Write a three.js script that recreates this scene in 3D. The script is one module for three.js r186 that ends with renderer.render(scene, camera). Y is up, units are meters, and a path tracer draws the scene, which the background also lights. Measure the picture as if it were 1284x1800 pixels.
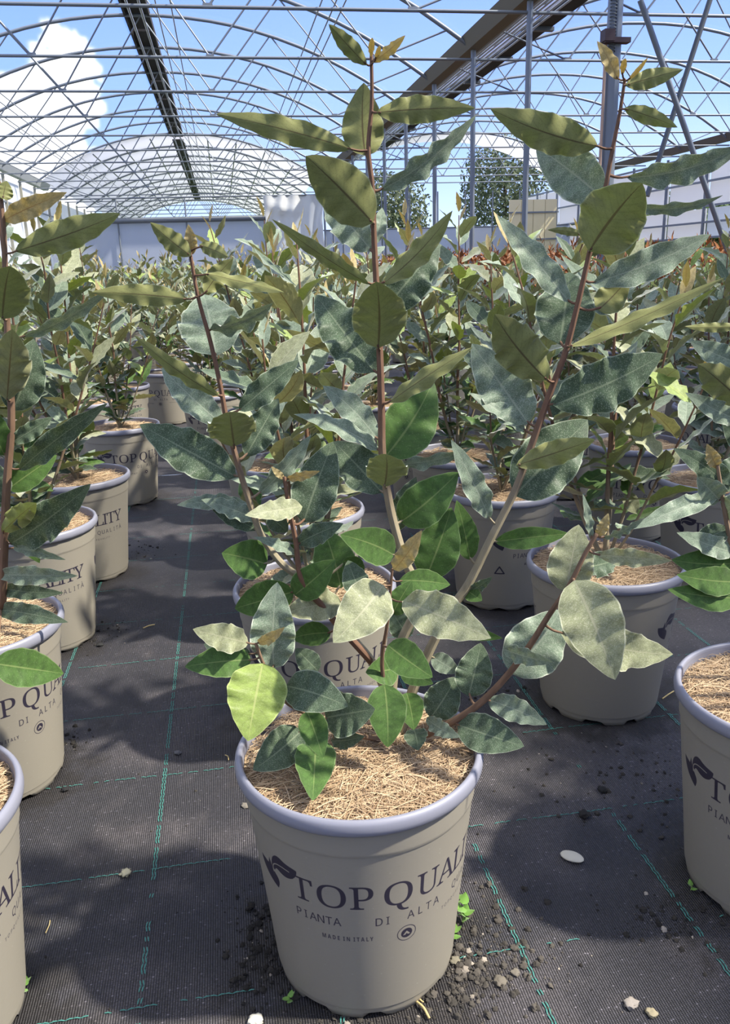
import * as THREE from 'three';
import { mergeGeometries, mergeVertices } from 'three/addons/utils/BufferGeometryUtils.js';
import { ImprovedNoise } from 'three/addons/math/ImprovedNoise.js';

// ---------------------------------------------------------------- camera, sky, sun, exposure
const scene = new THREE.Scene();
const F = 1450, CX = 642, CY = 900, EYE = new THREE.Vector3(0, 0.806, 0);
const camera = new THREE.PerspectiveCamera(2 * Math.atan(900 / F) * 180 / Math.PI, 1284 / 1800, 0.05, 400);
// the bay of the greenhouse runs along -z; its vanishing point sits at pixel (388, 474)
const ahead = new THREE.Vector3((388 - CX) / F, -(474 - CY) / F, -1).normalize();
const along = new THREE.Vector3((1388 - CX) / F, -(444 - CY) / F, -1);
const upC = new THREE.Vector3().crossVectors(along, ahead).normalize();
const rightC = new THREE.Vector3().crossVectors(ahead, upC);
const camToWorld = new THREE.Matrix4().set(rightC.x, rightC.y, rightC.z, 0, upC.x, upC.y, upC.z, 0, -ahead.x, -ahead.y, -ahead.z, 0, 0, 0, 0, 1);
camera.position.copy(EYE);
camera.quaternion.setFromRotationMatrix(camToWorld);
scene.add(camera);

const renderer = new THREE.WebGLRenderer();
renderer.toneMapping = THREE.LinearToneMapping;
renderer.toneMappingExposure = 2.0;
renderer.shadowMap.enabled = true;

const sun = new THREE.DirectionalLight(new THREE.Color(1, 0.93, 0.8), 4.3);
sun.position.set(0.607 * 20, 0.766 * 20, 0.206 * 20);
sun.target.position.set(0, 0, -3);
sun.position.add(sun.target.position);
sun.castShadow = true;
sun.shadow.mapSize.set(4096, 4096);
Object.assign(sun.shadow.camera, { left: -14, right: 14, top: 16, bottom: -16, near: 1, far: 60 });
sun.shadow.radius = 4;   // the film overhead softens the sun a little
scene.add(sun, sun.target);

// ---------------------------------------------------------------- helpers
function rng(seed) { let a = seed >>> 0; return () => { a = (a + 0x6D2B79F5) | 0; let t = Math.imul(a ^ (a >>> 15), 1 | a); t = (t + Math.imul(t ^ (t >>> 7), 61 | t)) ^ t; return ((t ^ (t >>> 14)) >>> 0) / 4294967296; }; }
const perlin = new ImprovedNoise();
const V = (x, y, z) => new THREE.Vector3(x, y, z);
const fbm = (x, y, z, n = 4) => { let s = 0, a = 0.5; for (let i = 0; i < n; i++) { s += a * perlin.noise(x, y, z); x *= 2.03; y *= 2.03; z *= 2.03; a *= 0.5; } return s; };
const clamp = THREE.MathUtils.clamp, sstep = THREE.MathUtils.smoothstep, lerp = THREE.MathUtils.lerp;
// a pixel of the photograph as a direction
const ray = (px, py) => V((px - CX) / F, -(py - CY) / F, -1).transformDirection(camToWorld);
const onLevel = (px, py, h) => { const r = ray(px, py); return EYE.clone().addScaledVector(r, (h - EYE.y) / r.y); };
const onZ = (px, py, z) => { const r = ray(px, py); return EYE.clone().addScaledVector(r, z / r.z); };
const fw = V(0, 0, -1).transformDirection(camToWorld), head = V(fw.x, 0, fw.z).normalize();
const atDist = (px, py, h) => { const r = ray(px, py); return EYE.clone().addScaledVector(r, h / r.dot(head)); };
const worldToCam = camToWorld.clone().invert();
const project = (p) => { const c = p.clone().sub(EYE).transformDirection(worldToCam); return [CX - F * c.x / c.z, CY + F * c.y / c.z, -c.z]; };

const taken = {};
function numbered(name) { const n = taken[name] = (taken[name] ?? -1) + 1; return n ? name + '_' + String(n).padStart(3, '0') : name; }
function shadows(o) { o.traverse((m) => { if (m.isMesh) { m.castShadow = true; m.receiveShadow = true; } }); return o; }
function tag(o, label, category, group, kind) { o.userData.label = label; o.userData.category = category; if (group) o.userData.group = group; if (kind) o.userData.kind = kind; return o; }
function mesh(name, geo, mat, parent) { const m = new THREE.Mesh(geo, mat); m.name = parent === scene ? numbered(name) : name; m.castShadow = m.receiveShadow = true; parent.add(m); return m; }
function group(name, pos = [0, 0, 0], turn = 0) { const g = new THREE.Group(); g.name = numbered(name); g.position.set(...pos); g.rotation.y = turn; scene.add(g); return g; }
const std = (color, roughness = 0.7, more = {}) => new THREE.MeshStandardMaterial({ color, roughness, ...more });
const phys = (o) => new THREE.MeshPhysicalMaterial(o);

// a tapering tube through points; radius r(t)
function tube(points, r, radial = 6, steps = null, capped = true) {
  const curve = points.length > 2 ? new THREE.CatmullRomCurve3(points, false, 'centripetal') : new THREE.LineCurve3(points[0], points[1]);
  const n = steps ?? (points.length > 2 ? points.length * 4 : 1), pos = [], uv = [], idx = [], len = curve.getLength();
  let side = null;
  for (let i = 0; i <= n; i++) {
    const t = i / n, p = curve.getPoint(t), d = curve.getTangent(t).normalize();
    if (!side) side = Math.abs(d.y) < 0.9 ? V(0, 1, 0).cross(d).normalize() : V(1, 0, 0).cross(d).normalize();
    side.addScaledVector(d, -side.dot(d)).normalize();
    const up = d.clone().cross(side), rr = typeof r === 'function' ? r(t) : r;
    for (let k = 0; k <= radial; k++) { const a = k / radial * Math.PI * 2, q = p.clone().addScaledVector(side, Math.cos(a) * rr).addScaledVector(up, Math.sin(a) * rr); pos.push(q.x, q.y, q.z); uv.push(k / radial, t * len); }
  }
  for (let i = 0; i < n; i++) for (let k = 0; k < radial; k++) { const a = i * (radial + 1) + k, b = a + radial + 1; idx.push(a, a + 1, b, a + 1, b + 1, b); }
  if (capped) for (const e of [0, n]) { const c = pos.length / 3, p = curve.getPoint(e / n); pos.push(p.x, p.y, p.z); uv.push(0.5, 0); for (let k = 0; k < radial; k++) { const a = e * (radial + 1) + k; e ? idx.push(a, a + 1, c) : idx.push(a + 1, a, c); } }
  const g = new THREE.BufferGeometry();
  g.setAttribute('position', new THREE.Float32BufferAttribute(pos, 3)); g.setAttribute('uv', new THREE.Float32BufferAttribute(uv, 2)); g.setIndex(idx); g.computeVertexNormals();
  return g;
}
const bar = (a, b, r, radial = 6) => tube([a, b], r, radial);
function box(x0, y0, z0, x1, y1, z1) { const g = new THREE.BoxGeometry(x1 - x0, y1 - y0, z1 - z0); g.translate((x0 + x1) / 2, (y0 + y1) / 2, (z0 + z1) / 2); return g; }
function tint(geo, fn) { const p = geo.attributes.position, c = new Float32Array(p.count * 3), v = V(0, 0, 0); for (let i = 0; i < p.count; i++) { v.fromBufferAttribute(p, i); const [r, g, b] = fn(v, i); c.set([r, g, b], i * 3); } geo.setAttribute('color', new THREE.BufferAttribute(c, 3)); return geo; }
function dataTex(w, h, fn, srgb = true) {
  const d = new Uint8Array(w * h * 4);
  for (let y = 0; y < h; y++) for (let x = 0; x < w; x++) { const c = fn(x, y), i = (y * w + x) * 4; d[i] = clamp(c[0], 0, 255); d[i + 1] = clamp(c[1], 0, 255); d[i + 2] = clamp(c[2], 0, 255); d[i + 3] = 255; }
  const t = new THREE.DataTexture(d, w, h); t.magFilter = THREE.LinearFilter; t.minFilter = THREE.LinearMipmapLinearFilter; t.generateMipmaps = true; t.wrapS = t.wrapT = THREE.RepeatWrapping; if (srgb) t.colorSpace = THREE.SRGBColorSpace; t.needsUpdate = true;
  return t;
}

// ---------------------------------------------------------------- sky: blue air, cumulus round the horizon, and added high clouds for fill light
{
  const W = 2048, H = 1024, d = new Float32Array(W * H * 4), R = rng(41), puffs = [];
  const stops = [[0, .52, .63, .88], [4, .37, .50, .88], [9, .20, .35, .84], [16, .11, .24, .76], [30, .105, .23, .68], [60, .09, .20, .58], [90, .08, .18, .52]];
  const pix = (x, y, rad) => { const r = ray(x, y); puffs.push([Math.atan2(r.z, r.x), Math.asin(r.y), rad / F]); };
  for (const p of [[118, 95, 30], [105, 140, 42], [60, 200, 62], [20, 235, 75], [-60, 250, 90], [95, 230, 55], [110, 300, 60], [60, 330, 85], [-40, 340, 110], [120, 380, 60], [-140, 330, 90], [140, 190, 22], [20, 400, 90], [-180, 400, 100]]) pix(...p);
  for (let c = 0; c < 11; c++) { const az = -1.6 + 1.3 + c * 0.42 + R() * 0.2, wide = 0.12 + R() * 0.16, tall = 0.08 + R() * 0.16; for (let k = 0; k < 12; k++) { const u = R() * 2 - 1; puffs.push([az + u * wide, 0.05 + R() * tall * (1 - Math.abs(u) * 0.7), 0.03 + R() * 0.045]); } }
  for (let c = 0; c < 46; c++) { const az = R() * 6.283 - 3.1416, e0 = 0.42 + R() * 0.95, dA = 1 / Math.cos(Math.min(1.35, e0)); for (let k = 0; k < 9; k++) puffs.push([az + (R() - .5) * 0.36 * dA, e0 + (R() - .5) * 0.13, 0.035 + R() * 0.05]); }  // unseen high clouds, added to raise and whiten the fill from the sky
  for (let row = 0; row < H; row++) {
    const el = ((row + 0.5) / H - 0.5) * Math.PI, deg = Math.max(0, el * 180 / Math.PI);
    let k = 0; while (k < stops.length - 2 && deg > stops[k + 1][0]) k++;
    const t = clamp((deg - stops[k][0]) / (stops[k + 1][0] - stops[k][0]), 0, 1), near = puffs.filter((p) => Math.abs(p[1] - el) < p[2] * 2.6);
    for (let col = 0; col < W; col++) {
      const az = ((col + 0.5) / W - 0.5) * 2 * Math.PI;
      let f = 0, lit = 0;
      if (near.length && el > -0.05) {
        const nx = Math.cos(az) * 14, nz = Math.sin(az) * 14, wob = 0.05 * fbm(nx, el * 14, nz, 4) + 0.03 * fbm(nx * 4, el * 56, nz * 4, 3), wob2 = 0.05 * fbm(nx + 31, el * 14, nz, 4) + 0.03 * fbm(nx * 4 + 13, el * 56, nz * 4, 3);
        for (const p of near) { let da = az + wob - p[0]; da -= Math.round(da / (2 * Math.PI)) * 2 * Math.PI; da *= Math.cos(el); const de = el + wob2 - p[1], q = 1 - (da * da + de * de) / (p[2] * p[2] * 1.7); if (q > 0) { f += q * q * 2.2; lit += q * q * (0.5 + 0.5 * de / p[2]); } }
      }
      const m = sstep(f, 0.3, 0.6), sh = 0.86 + 0.2 * fbm(Math.cos(az) * 22, el * 22, Math.sin(az) * 22 + 7, 4) + 0.06 * clamp(lit, -1, 1), cloud = [0.98 * sh, 0.97 * sh, 0.97 * sh];
      for (let c = 0; c < 3; c++) d[(row * W + col) * 4 + c] = lerp(lerp(stops[k][c + 1], stops[k + 1][c + 1], t), cloud[c], m * 0.95);
      d[(row * W + col) * 4 + 3] = 1;
    }
  }
  const tex = new THREE.DataTexture(d, W, H, THREE.RGBAFormat, THREE.FloatType); tex.mapping = THREE.EquirectangularReflectionMapping; tex.magFilter = THREE.LinearFilter; tex.needsUpdate = true;
  scene.background = tex; scene.environment = tex; scene.backgroundIntensity = 1; scene.environmentIntensity = 1;
}

// ---------------------------------------------------------------- ground: woven weed fabric with green stitched lines
const POTS_NEAR = [];   // filled below, used for dirt patches too
const fabricTex = dataTex(512, 512, (x, y) => {      // 0.12 m tile, ribs run along z
  const R = Math.abs(Math.sin(x * 0.613)) , rib = x * 40 / 512, k = Math.floor(rib), f = rib - k, row = y * 64 / 512 + (k % 2) * 0.5, fr = row - Math.floor(row);
  const h = Math.sin((k * 12.9898 + Math.floor(row) * 78.233)) * 43758.5453, rnd = h - Math.floor(h);
  const thread = Math.pow(Math.sin(Math.PI * f), 0.7) * (0.65 + 0.35 * Math.sin(Math.PI * fr));
  const b = 24 + thread * 31 + rnd * 22 * thread + (rnd > 0.994 ? 30 : 0) + R * 2;
  return [b * 1.0, b * 0.98, b * 1.07];
});
const fabricBump = dataTex(512, 512, (x, y) => { const rib = x * 40 / 512, k = Math.floor(rib), f = rib - k, row = y * 64 / 512 + (k % 2) * 0.5, fr = row - Math.floor(row), b = 255 * Math.pow(Math.sin(Math.PI * f), 0.7) * (0.5 + 0.5 * Math.sin(Math.PI * fr)); return [b, b, b]; }, false);
const fabricMat = phys({ map: fabricTex, bumpMap: fabricBump, bumpScale: 0.0012, roughness: 0.52, vertexColors: true });
function sheet(x0, x1, z0, z1, nx, nz, y, hfn) {
  const g = new THREE.PlaneGeometry(1, 1, nx, nz), p = g.attributes.position, uv = g.attributes.uv;
  for (let i = 0; i < p.count; i++) { const x = lerp(x0, x1, p.getX(i) + 0.5), z = lerp(z0, z1, 0.5 - p.getY(i)); p.setXYZ(i, x, y + (hfn ? hfn(x, z) : 0), z); uv.setXY(i, x / 0.12, -z / 0.12); }
  g.computeVertexNormals(); return g;
}
const ripple = (x, z) => 0.0035 * fbm(x * 5, 3, z * 5, 2);
const heroAt = V(0.115, 0, -0.818);
const dust = (v) => {                                  // trodden soil and dust lying on the fabric: blotches with ragged outlines
  const a = fbm(v.x * 4, 1, v.z * 4, 5), b = fbm(v.x * 15, 5, v.z * 15, 4), c = fbm(v.x * 40 + 9, 2, v.z * 40, 3);
  let m = sstep(a + 0.35 * b, 0.0, 0.3) * 0.55 + sstep(b + 0.4 * c, 0.08, 0.3) * 0.25;
  if (v.x > 0.18) m = Math.max(m, sstep(a + 0.3 * b, -0.16, 0.12) * 0.6);
  let soil = 0;
  for (const q of POTS_NEAR) { const dx = v.x - q[0], dz = v.z - q[1], r = Math.hypot(dx, dz); soil = Math.max(soil, sstep(0.18 - r + 0.16 * (b + 0.6 * c), 0.0, 0.05)); }
  const r1 = 1 + m * 1.7, g1 = 1 + m * 1.5, b1 = 1 + m * 1.2;
  return [lerp(r1, 0.55 + c * 0.5, soil * 0.8), lerp(g1, 0.48 + c * 0.45, soil * 0.8), lerp(b1, 0.38 + c * 0.35, soil * 0.8)];
};

// pots seen near: [x, z, turn of the print in degrees from facing the camera]
const POT = { A: [-0.393, -0.808], B: [-0.434, -1.294], C: [-0.457, -1.852], D: [-0.428, -2.282], E: [-0.40, -3.05], HERO: [0.115, -0.818], K: [0.12, -1.33], G: [0.652, -1.325], H: [0.668, -0.825], J: [0.632, -1.856], I: [1.169, -1.808] };
for (const k in POT) POTS_NEAR.push(POT[k]);

const floor = group('floor'); floor.userData.kind = 'structure'; tag(floor, 'dark woven weed fabric with green stitched grid lines', 'floor', null, 'structure');
mesh('fabric', tint(sheet(-1.0, 1.6, -3.4, 0.4, 200, 290, 0, ripple), dust), fabricMat, floor);
const farTint = (v) => { const a = fbm(v.x * 1.3, 1, v.z * 1.3, 4), m = sstep(a, -0.1, 0.3) * 0.5; return [1 + m, 1 + m * 0.9, 1 + m * 0.8]; };
for (const [x0, x1, z0, z1] of [[-5.6, -1.0, -30, 11], [1.6, 12.6, -30, 11], [-1.0, 1.6, -30, -3.4], [-1.0, 1.6, 0.4, 11]]) mesh('fabric', tint(sheet(x0, x1, z0, z1, 40, 60, 0), farTint), fabricMat, floor);
const stitchMat = std(new THREE.Color(0x437f76), 0.65);
function stitches(a, b, rows, seed) {                // short slanted threads proud of the fabric
  const R = rng(seed), d = b.clone().sub(a), len = d.length(), n = Math.floor(len / 0.0085), pos = [], idx = [], s = V(-d.z, 0, d.x).normalize(); d.normalize();
  for (let i = 0; i < n; i++) {
    const u = (i + 0.5) * 0.0085, worn = fbm(a.x * 3 + d.x * u * 6, seed, a.z * 3 + d.z * u * 6, 3);
    if (R() < 0.16 + 0.84 * sstep(worn, 0.06, 0.3)) continue;
    for (let r = 0; r < rows; r++) {
      const off = (r - (rows - 1) / 2) * 0.0036, zig = (i % 2 ? 1 : -1) * 0.0007, p = a.clone().addScaledVector(d, u).addScaledVector(s, off), base = pos.length / 3;
      for (const [l, w, h] of [[-0.0040, -0.0006 - zig, 0], [-0.0040, 0.0006 - zig, 0], [0, -0.0009, 0.0009], [0, 0.0009, 0.0009], [0.0040, -0.0006 + zig, 0], [0.0040, 0.0006 + zig, 0]]) { const q = p.clone().addScaledVector(d, l).addScaledVector(s, w); pos.push(q.x, ripple(q.x, q.z) + 0.0009 + h, q.z); }
      idx.push(base, base + 1, base + 2, base + 1, base + 3, base + 2, base + 2, base + 3, base + 4, base + 3, base + 5, base + 4);
    }
  }
  const g = new THREE.BufferGeometry(); g.setAttribute('position', new THREE.Float32BufferAttribute(pos, 3)); g.setIndex(idx); g.computeVertexNormals(); return g;
}
for (const [i, x] of [-0.84, -0.61, -0.382, -0.154, 0.072, 0.300, 0.525, 0.752, 0.98, 1.21].entries()) mesh('green_stitch_line', stitches(V(x, 0, -0.45), V(x - 0.004, 0, -3.4), 2, 11 + i), stitchMat, floor);
for (const [i, z] of [-0.553, -0.780, -1.011, -1.240, -1.455, -1.677, -1.90, -2.12, -2.35, -2.57, -2.80, -3.02].entries()) mesh('green_stitch_line', stitches(V(-0.95, 0, z), V(1.5, 0, z + 0.01), 1, 31 + i), stitchMat, floor);

// ---------------------------------------------------------------- greenhouse: two round-arched spans on steel posts
const steel = std(new THREE.Color(0x777e86), 0.5, { metalness: 0.35 });
const steelDark = std(new THREE.Color(0x5d6266), 0.5, { metalness: 0.5 });
const gutterMat = std(new THREE.Color(0x6b6659), 0.7, { metalness: 0.2 });
const shadeMat = std(new THREE.Color(0x2c2a28), 0.9);
const filmMat = phys({ color: new THREE.Color(0.97, 0.98, 0.99), transmission: 1, roughness: 0.22, thickness: 0, ior: 1.2, specularIntensity: 0.4, side: THREE.DoubleSide });
const bunchMat = phys({ color: new THREE.Color(0.74, 0.8, 0.9), transmission: 0.85, roughness: 0.5, thickness: 0, ior: 1.3, side: THREE.DoubleSide });
const whiteFilm = phys({ color: new THREE.Color(0.70, 0.71, 0.75), transmission: 0.62, roughness: 0.97, thickness: 0, ior: 1.3, side: THREE.DoubleSide });
const greyFilm = phys({ color: new THREE.Color(0.62, 0.66, 0.74), transmission: 0.6, roughness: 0.85, thickness: 0, ior: 1.3, side: THREE.DoubleSide });
const TIE = 3.36, RISE = 1.42, HALF = 4.5, STEP = 2.1, Z_END = -28.9;
const archY = (u) => TIE + 0.12 + RISE * (1 - Math.pow(Math.abs(u) / HALF, 2.15));
function truss(cx, z, label) {
  const g = group('roof_truss', [cx, 0, z]); tag(g, label, 'truss', 'roof trusses', 'structure');
  const pts = []; for (let i = 0; i <= 12; i++) { const u = -HALF + i * HALF / 6; pts.push(V(u, archY(u), 0)); }
  mesh('arch', tube(pts, 0.030, 6, 24), steel, g);
  mesh('tie_beam', bar(V(-HALF, TIE, 0), V(HALF, TIE, 0), 0.019), steel, g);
  const nodes = [-3.2, -1.07, 1.07, 3.2], tops = [-4.15, -2.13, 0, 2.13, 4.15];
  nodes.forEach((n, i) => { for (const t of [tops[i], tops[i + 1]]) mesh('brace', bar(V(n, TIE, 0), V(t, archY(t), 0), 0.0125, 5), steel, g); mesh('node_plate', box(n - 0.05, TIE - 0.012, -0.014, n + 0.05, TIE + 0.035, 0.014), steel, g); });
  return g;
}
for (let k = -4; k < 15; k++) { const z = 0.9 - STEP * k; truss(-1.0, z, 'grey steel arched roof truss over the bay with the dark ridge vent'); truss(8.0, z, 'grey steel arched roof truss over the side bay beyond the post row'); }
for (let k = 0; k < 10; k++) truss(-1.0, Z_END - 2.4 - k * 2.6, 'grey steel arched roof truss under the whitened far roof');
// posts in the valley between the spans
for (let k = 0; k < 12; k++) {
  const z = -7.5 - STEP * (k - 1), x = 3.49, thick = Math.abs(z + 7.5) < 0.1;
  if (z > -5.2 || z < -29) continue;
  if (thick) {
    const g = group('steel_post', [x, 0, z]); tag(g, 'thick grey steel post wrapped with ribbed conduit and a small dark clamp', 'post', null, 'structure');
    mesh('tube', bar(V(0, 0, 0), V(0, TIE + 0.12, 0), 0.064, 12), steel, g);
    const coil = []; for (let i = 0; i <= 260; i++) { const a = i * 0.9; coil.push(V(-0.045 + 0.028 * Math.cos(a), 2.5 + i * 0.0036, 0.06 + 0.028 * Math.sin(a))); }
    mesh('ribbed_conduit', tube(coil, 0.0045, 4, 520), steelDark, g);
    mesh('downpipe', bar(V(-0.085, 0.2, 0.03), V(-0.085, 2.62, 0.03), 0.014, 8), std(new THREE.Color(0xb89a86), 0.6), g);
    mesh('clamp', mergeGeometries([box(-0.13, 2.56, 0.04, 0.10, 2.60, 0.12), box(-0.14, 2.57, 0.03, -0.05, 2.66, 0.13)]), std(new THREE.Color(0x3c2a30), 0.6), g);
  } else { const p = mesh('steel_post', bar(V(0, 0, 0), V(0, TIE + 0.12, 0), 0.035, 8), steel, scene); p.position.set(x, 0, z); tag(p, 'slim grey steel post in the valley row under the gutter', 'post', 'slim valley posts', 'structure'); }
}
{ // the valley gutter, ridge vent and the hinged vent of the side bay
  const sec = new THREE.Shape(); sec.moveTo(-0.16, 0.16); sec.lineTo(-0.08, 0); sec.lineTo(0.08, 0); sec.lineTo(0.16, 0.16); sec.lineTo(0.14, 0.16); sec.lineTo(0.07, 0.02); sec.lineTo(-0.07, 0.02); sec.lineTo(-0.14, 0.16);
  const g = new THREE.ExtrudeGeometry(sec, { depth: 41, bevelEnabled: false }); g.translate(0, TIE + 0.11, -30.5);
  for (const [x, l] of [[3.49, 'brownish sheet metal gutter above the row of slim posts'], [-5.5, 'sheet metal gutter along the ribbed translucent wall'], [12.5, 'sheet metal gutter along the white panel wall']]) { const m = mesh('roof_gutter', g, x < 0 ? std(new THREE.Color(0xb4b8ba), 0.6) : gutterMat, scene); m.position.x = x; tag(m, l, 'gutter', null, 'structure'); }
  const rv = group('ridge_vent', [-1.0, 0, 0]); tag(rv, 'dark slatted ridge vent running along the crown of the roof', 'roof vent', null, 'structure');
  for (let k = 0; k < 19; k++) { mesh('vent_panel', box(-0.24, archY(0) + 0.05, -29.6 + k * 2.1 + 0.05, 0.12, archY(0) + 0.09, -29.6 + k * 2.1 + 2.0), shadeMat, rv); }
  mesh('vent_rail', box(-0.27, archY(0) - 0.02, -29, -0.23, archY(0) + 0.1, 10), shadeMat, rv); mesh('vent_rail', box(0.11, archY(0) - 0.02, -29, 0.15, archY(0) + 0.1, 10), shadeMat, rv);
  for (let k = 0; k < 12; k++) mesh('vent_panel', box(-0.24, archY(0) - 0.01, -55 + k * 2.1 + 0.05, 0.12, archY(0) + 0.03, -55 + k * 2.1 + 2.0), shadeMat, rv);
  const sv = group('hinged_vent', [5.45, 0, 0]); tag(sv, 'dark hinged vent beam in the side bay roof beside bunched film', 'roof vent', null, 'structure');
  mesh('vent_beam', box(-0.14, 4.42, -29, 0.14, 4.52, 10), shadeMat, sv);
  for (let k = 0; k < 15; k++) mesh('vent_hinge', box(-0.17, 4.36, -28.4 + k * 2, 0.17, 4.42, -28.3 + k * 2), steelDark, sv);
}
// roof film between the arches: clear over the near bays, whitened far behind
function roofFilm(cx, z0, z1, u0, u1, mat, name, label, sag = 0, dy = 0.045) {
  const nu = 24, nz = Math.max(2, Math.round(Math.abs(z1 - z0) / 0.5)), g = new THREE.PlaneGeometry(1, 1, nu, nz), p = g.attributes.position;
  for (let i = 0; i < p.count; i++) { const u = lerp(u0, u1, p.getX(i) + 0.5), z = lerp(z0, z1, p.getY(i) + 0.5); p.setXYZ(i, cx + u, archY(u) + dy + sag * Math.abs(Math.sin((z - Z_END) / 2.6 * Math.PI)), z); }
  g.computeVertexNormals(); return tag(mesh(name, g, mat, scene), label, 'roof film', null, 'structure');
}
roofFilm(-1, Z_END, 10, -4.35, -0.28, filmMat, 'roof_film', 'clear plastic roof film on the slope toward the ribbed wall');
roofFilm(-1, Z_END, 10, 0.16, 4.35, filmMat, 'roof_film', 'clear plastic roof film on the slope toward the post row');
roofFilm(8, Z_END, 10, -2.3, 4.35, filmMat, 'roof_film', 'clear plastic roof film over the side bay');
roofFilm(8, Z_END - 1.5, 10, -4.35, -2.7, bunchMat, 'roof_film', 'bunched bluish roof film beside the valley gutter', 0.05, 0.05);
roofFilm(-1, Z_END - 28, Z_END - 0.2, -4.45, 4.45, whiteFilm, 'roof_film', 'whitened roof film of the far greenhouse bay', 0.09);
roofFilm(8, Z_END - 2.2, Z_END, -4.45, 4.45, whiteFilm, 'roof_film', 'whitened strip of film over the last arch of the side bay', 0.02);
// wires and pipes along the bays
const pipeMat = std(new THREE.Color(0xa3a8ab), 0.4, { metalness: 0.4 });
for (const [x, y, r, l] of [[-3.62, 3.46, .009], [-3.44, 3.40, .009], [-3.26, 3.46, .009], [-3.02, 3.40, .008], [-0.75, 3.46, .014], [-0.62, 3.44, .014], [-0.45, 3.42, .008], [-0.3, 3.42, .008], [1.25, 3.46, .008], [1.38, 3.42, .008], [1.5, 3.46, .008], [-4.9, 3.42, .008], [-5.0, 3.46, .008]])
  tag(mesh('hanging_pipe', bar(V(x, y, 9.8), V(x, y, -28.5), r, 5), pipeMat, scene), 'thin pipe strung lengthwise along the trusses of the main bay', 'pipe', 'lengthwise pipes in the main bay', 'structure');
for (let i = 0; i < 7; i++) { const u = -4.25 + i * 0.24; tag(mesh('hanging_pipe', bar(V(8 + u, archY(u) - 0.05, 9.8), V(8 + u, archY(u) - 0.05, -28.5), 0.016, 5), pipeMat, scene), 'pipe running under the bunched film beside the gutter', 'pipe', 'pipes under the bunched film', 'structure'); }
for (const u of [-3.6, -2.7, -1.8, -0.9, 0.9, 1.8, 2.7, 3.6]) tag(mesh('purlin', bar(V(-1 + u, archY(u) - 0.02, -29.2), V(-1 + u, archY(u) - 0.02, -55), 0.022, 5), steel, scene), 'steel purlin running lengthwise under the whitened far roof', 'purlin', 'purlins of the far bay', 'structure');
// crossing wind braces in the side bay
for (const [a, b, l] of [[[1126, 0, -7.9], [1290, 470, -7.9], 'grey tubular wind brace sloping down beside the thick post'], [[1252, -10, -8.4], [1138, 345, -8.4], 'dark wind brace leaning back toward the thick post']]) tag(mesh('wind_brace', bar(onZ(...a), onZ(...b), 0.027, 8), l[0] === 'd' ? steelDark : steel, scene), l, 'brace', null, 'structure');
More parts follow.
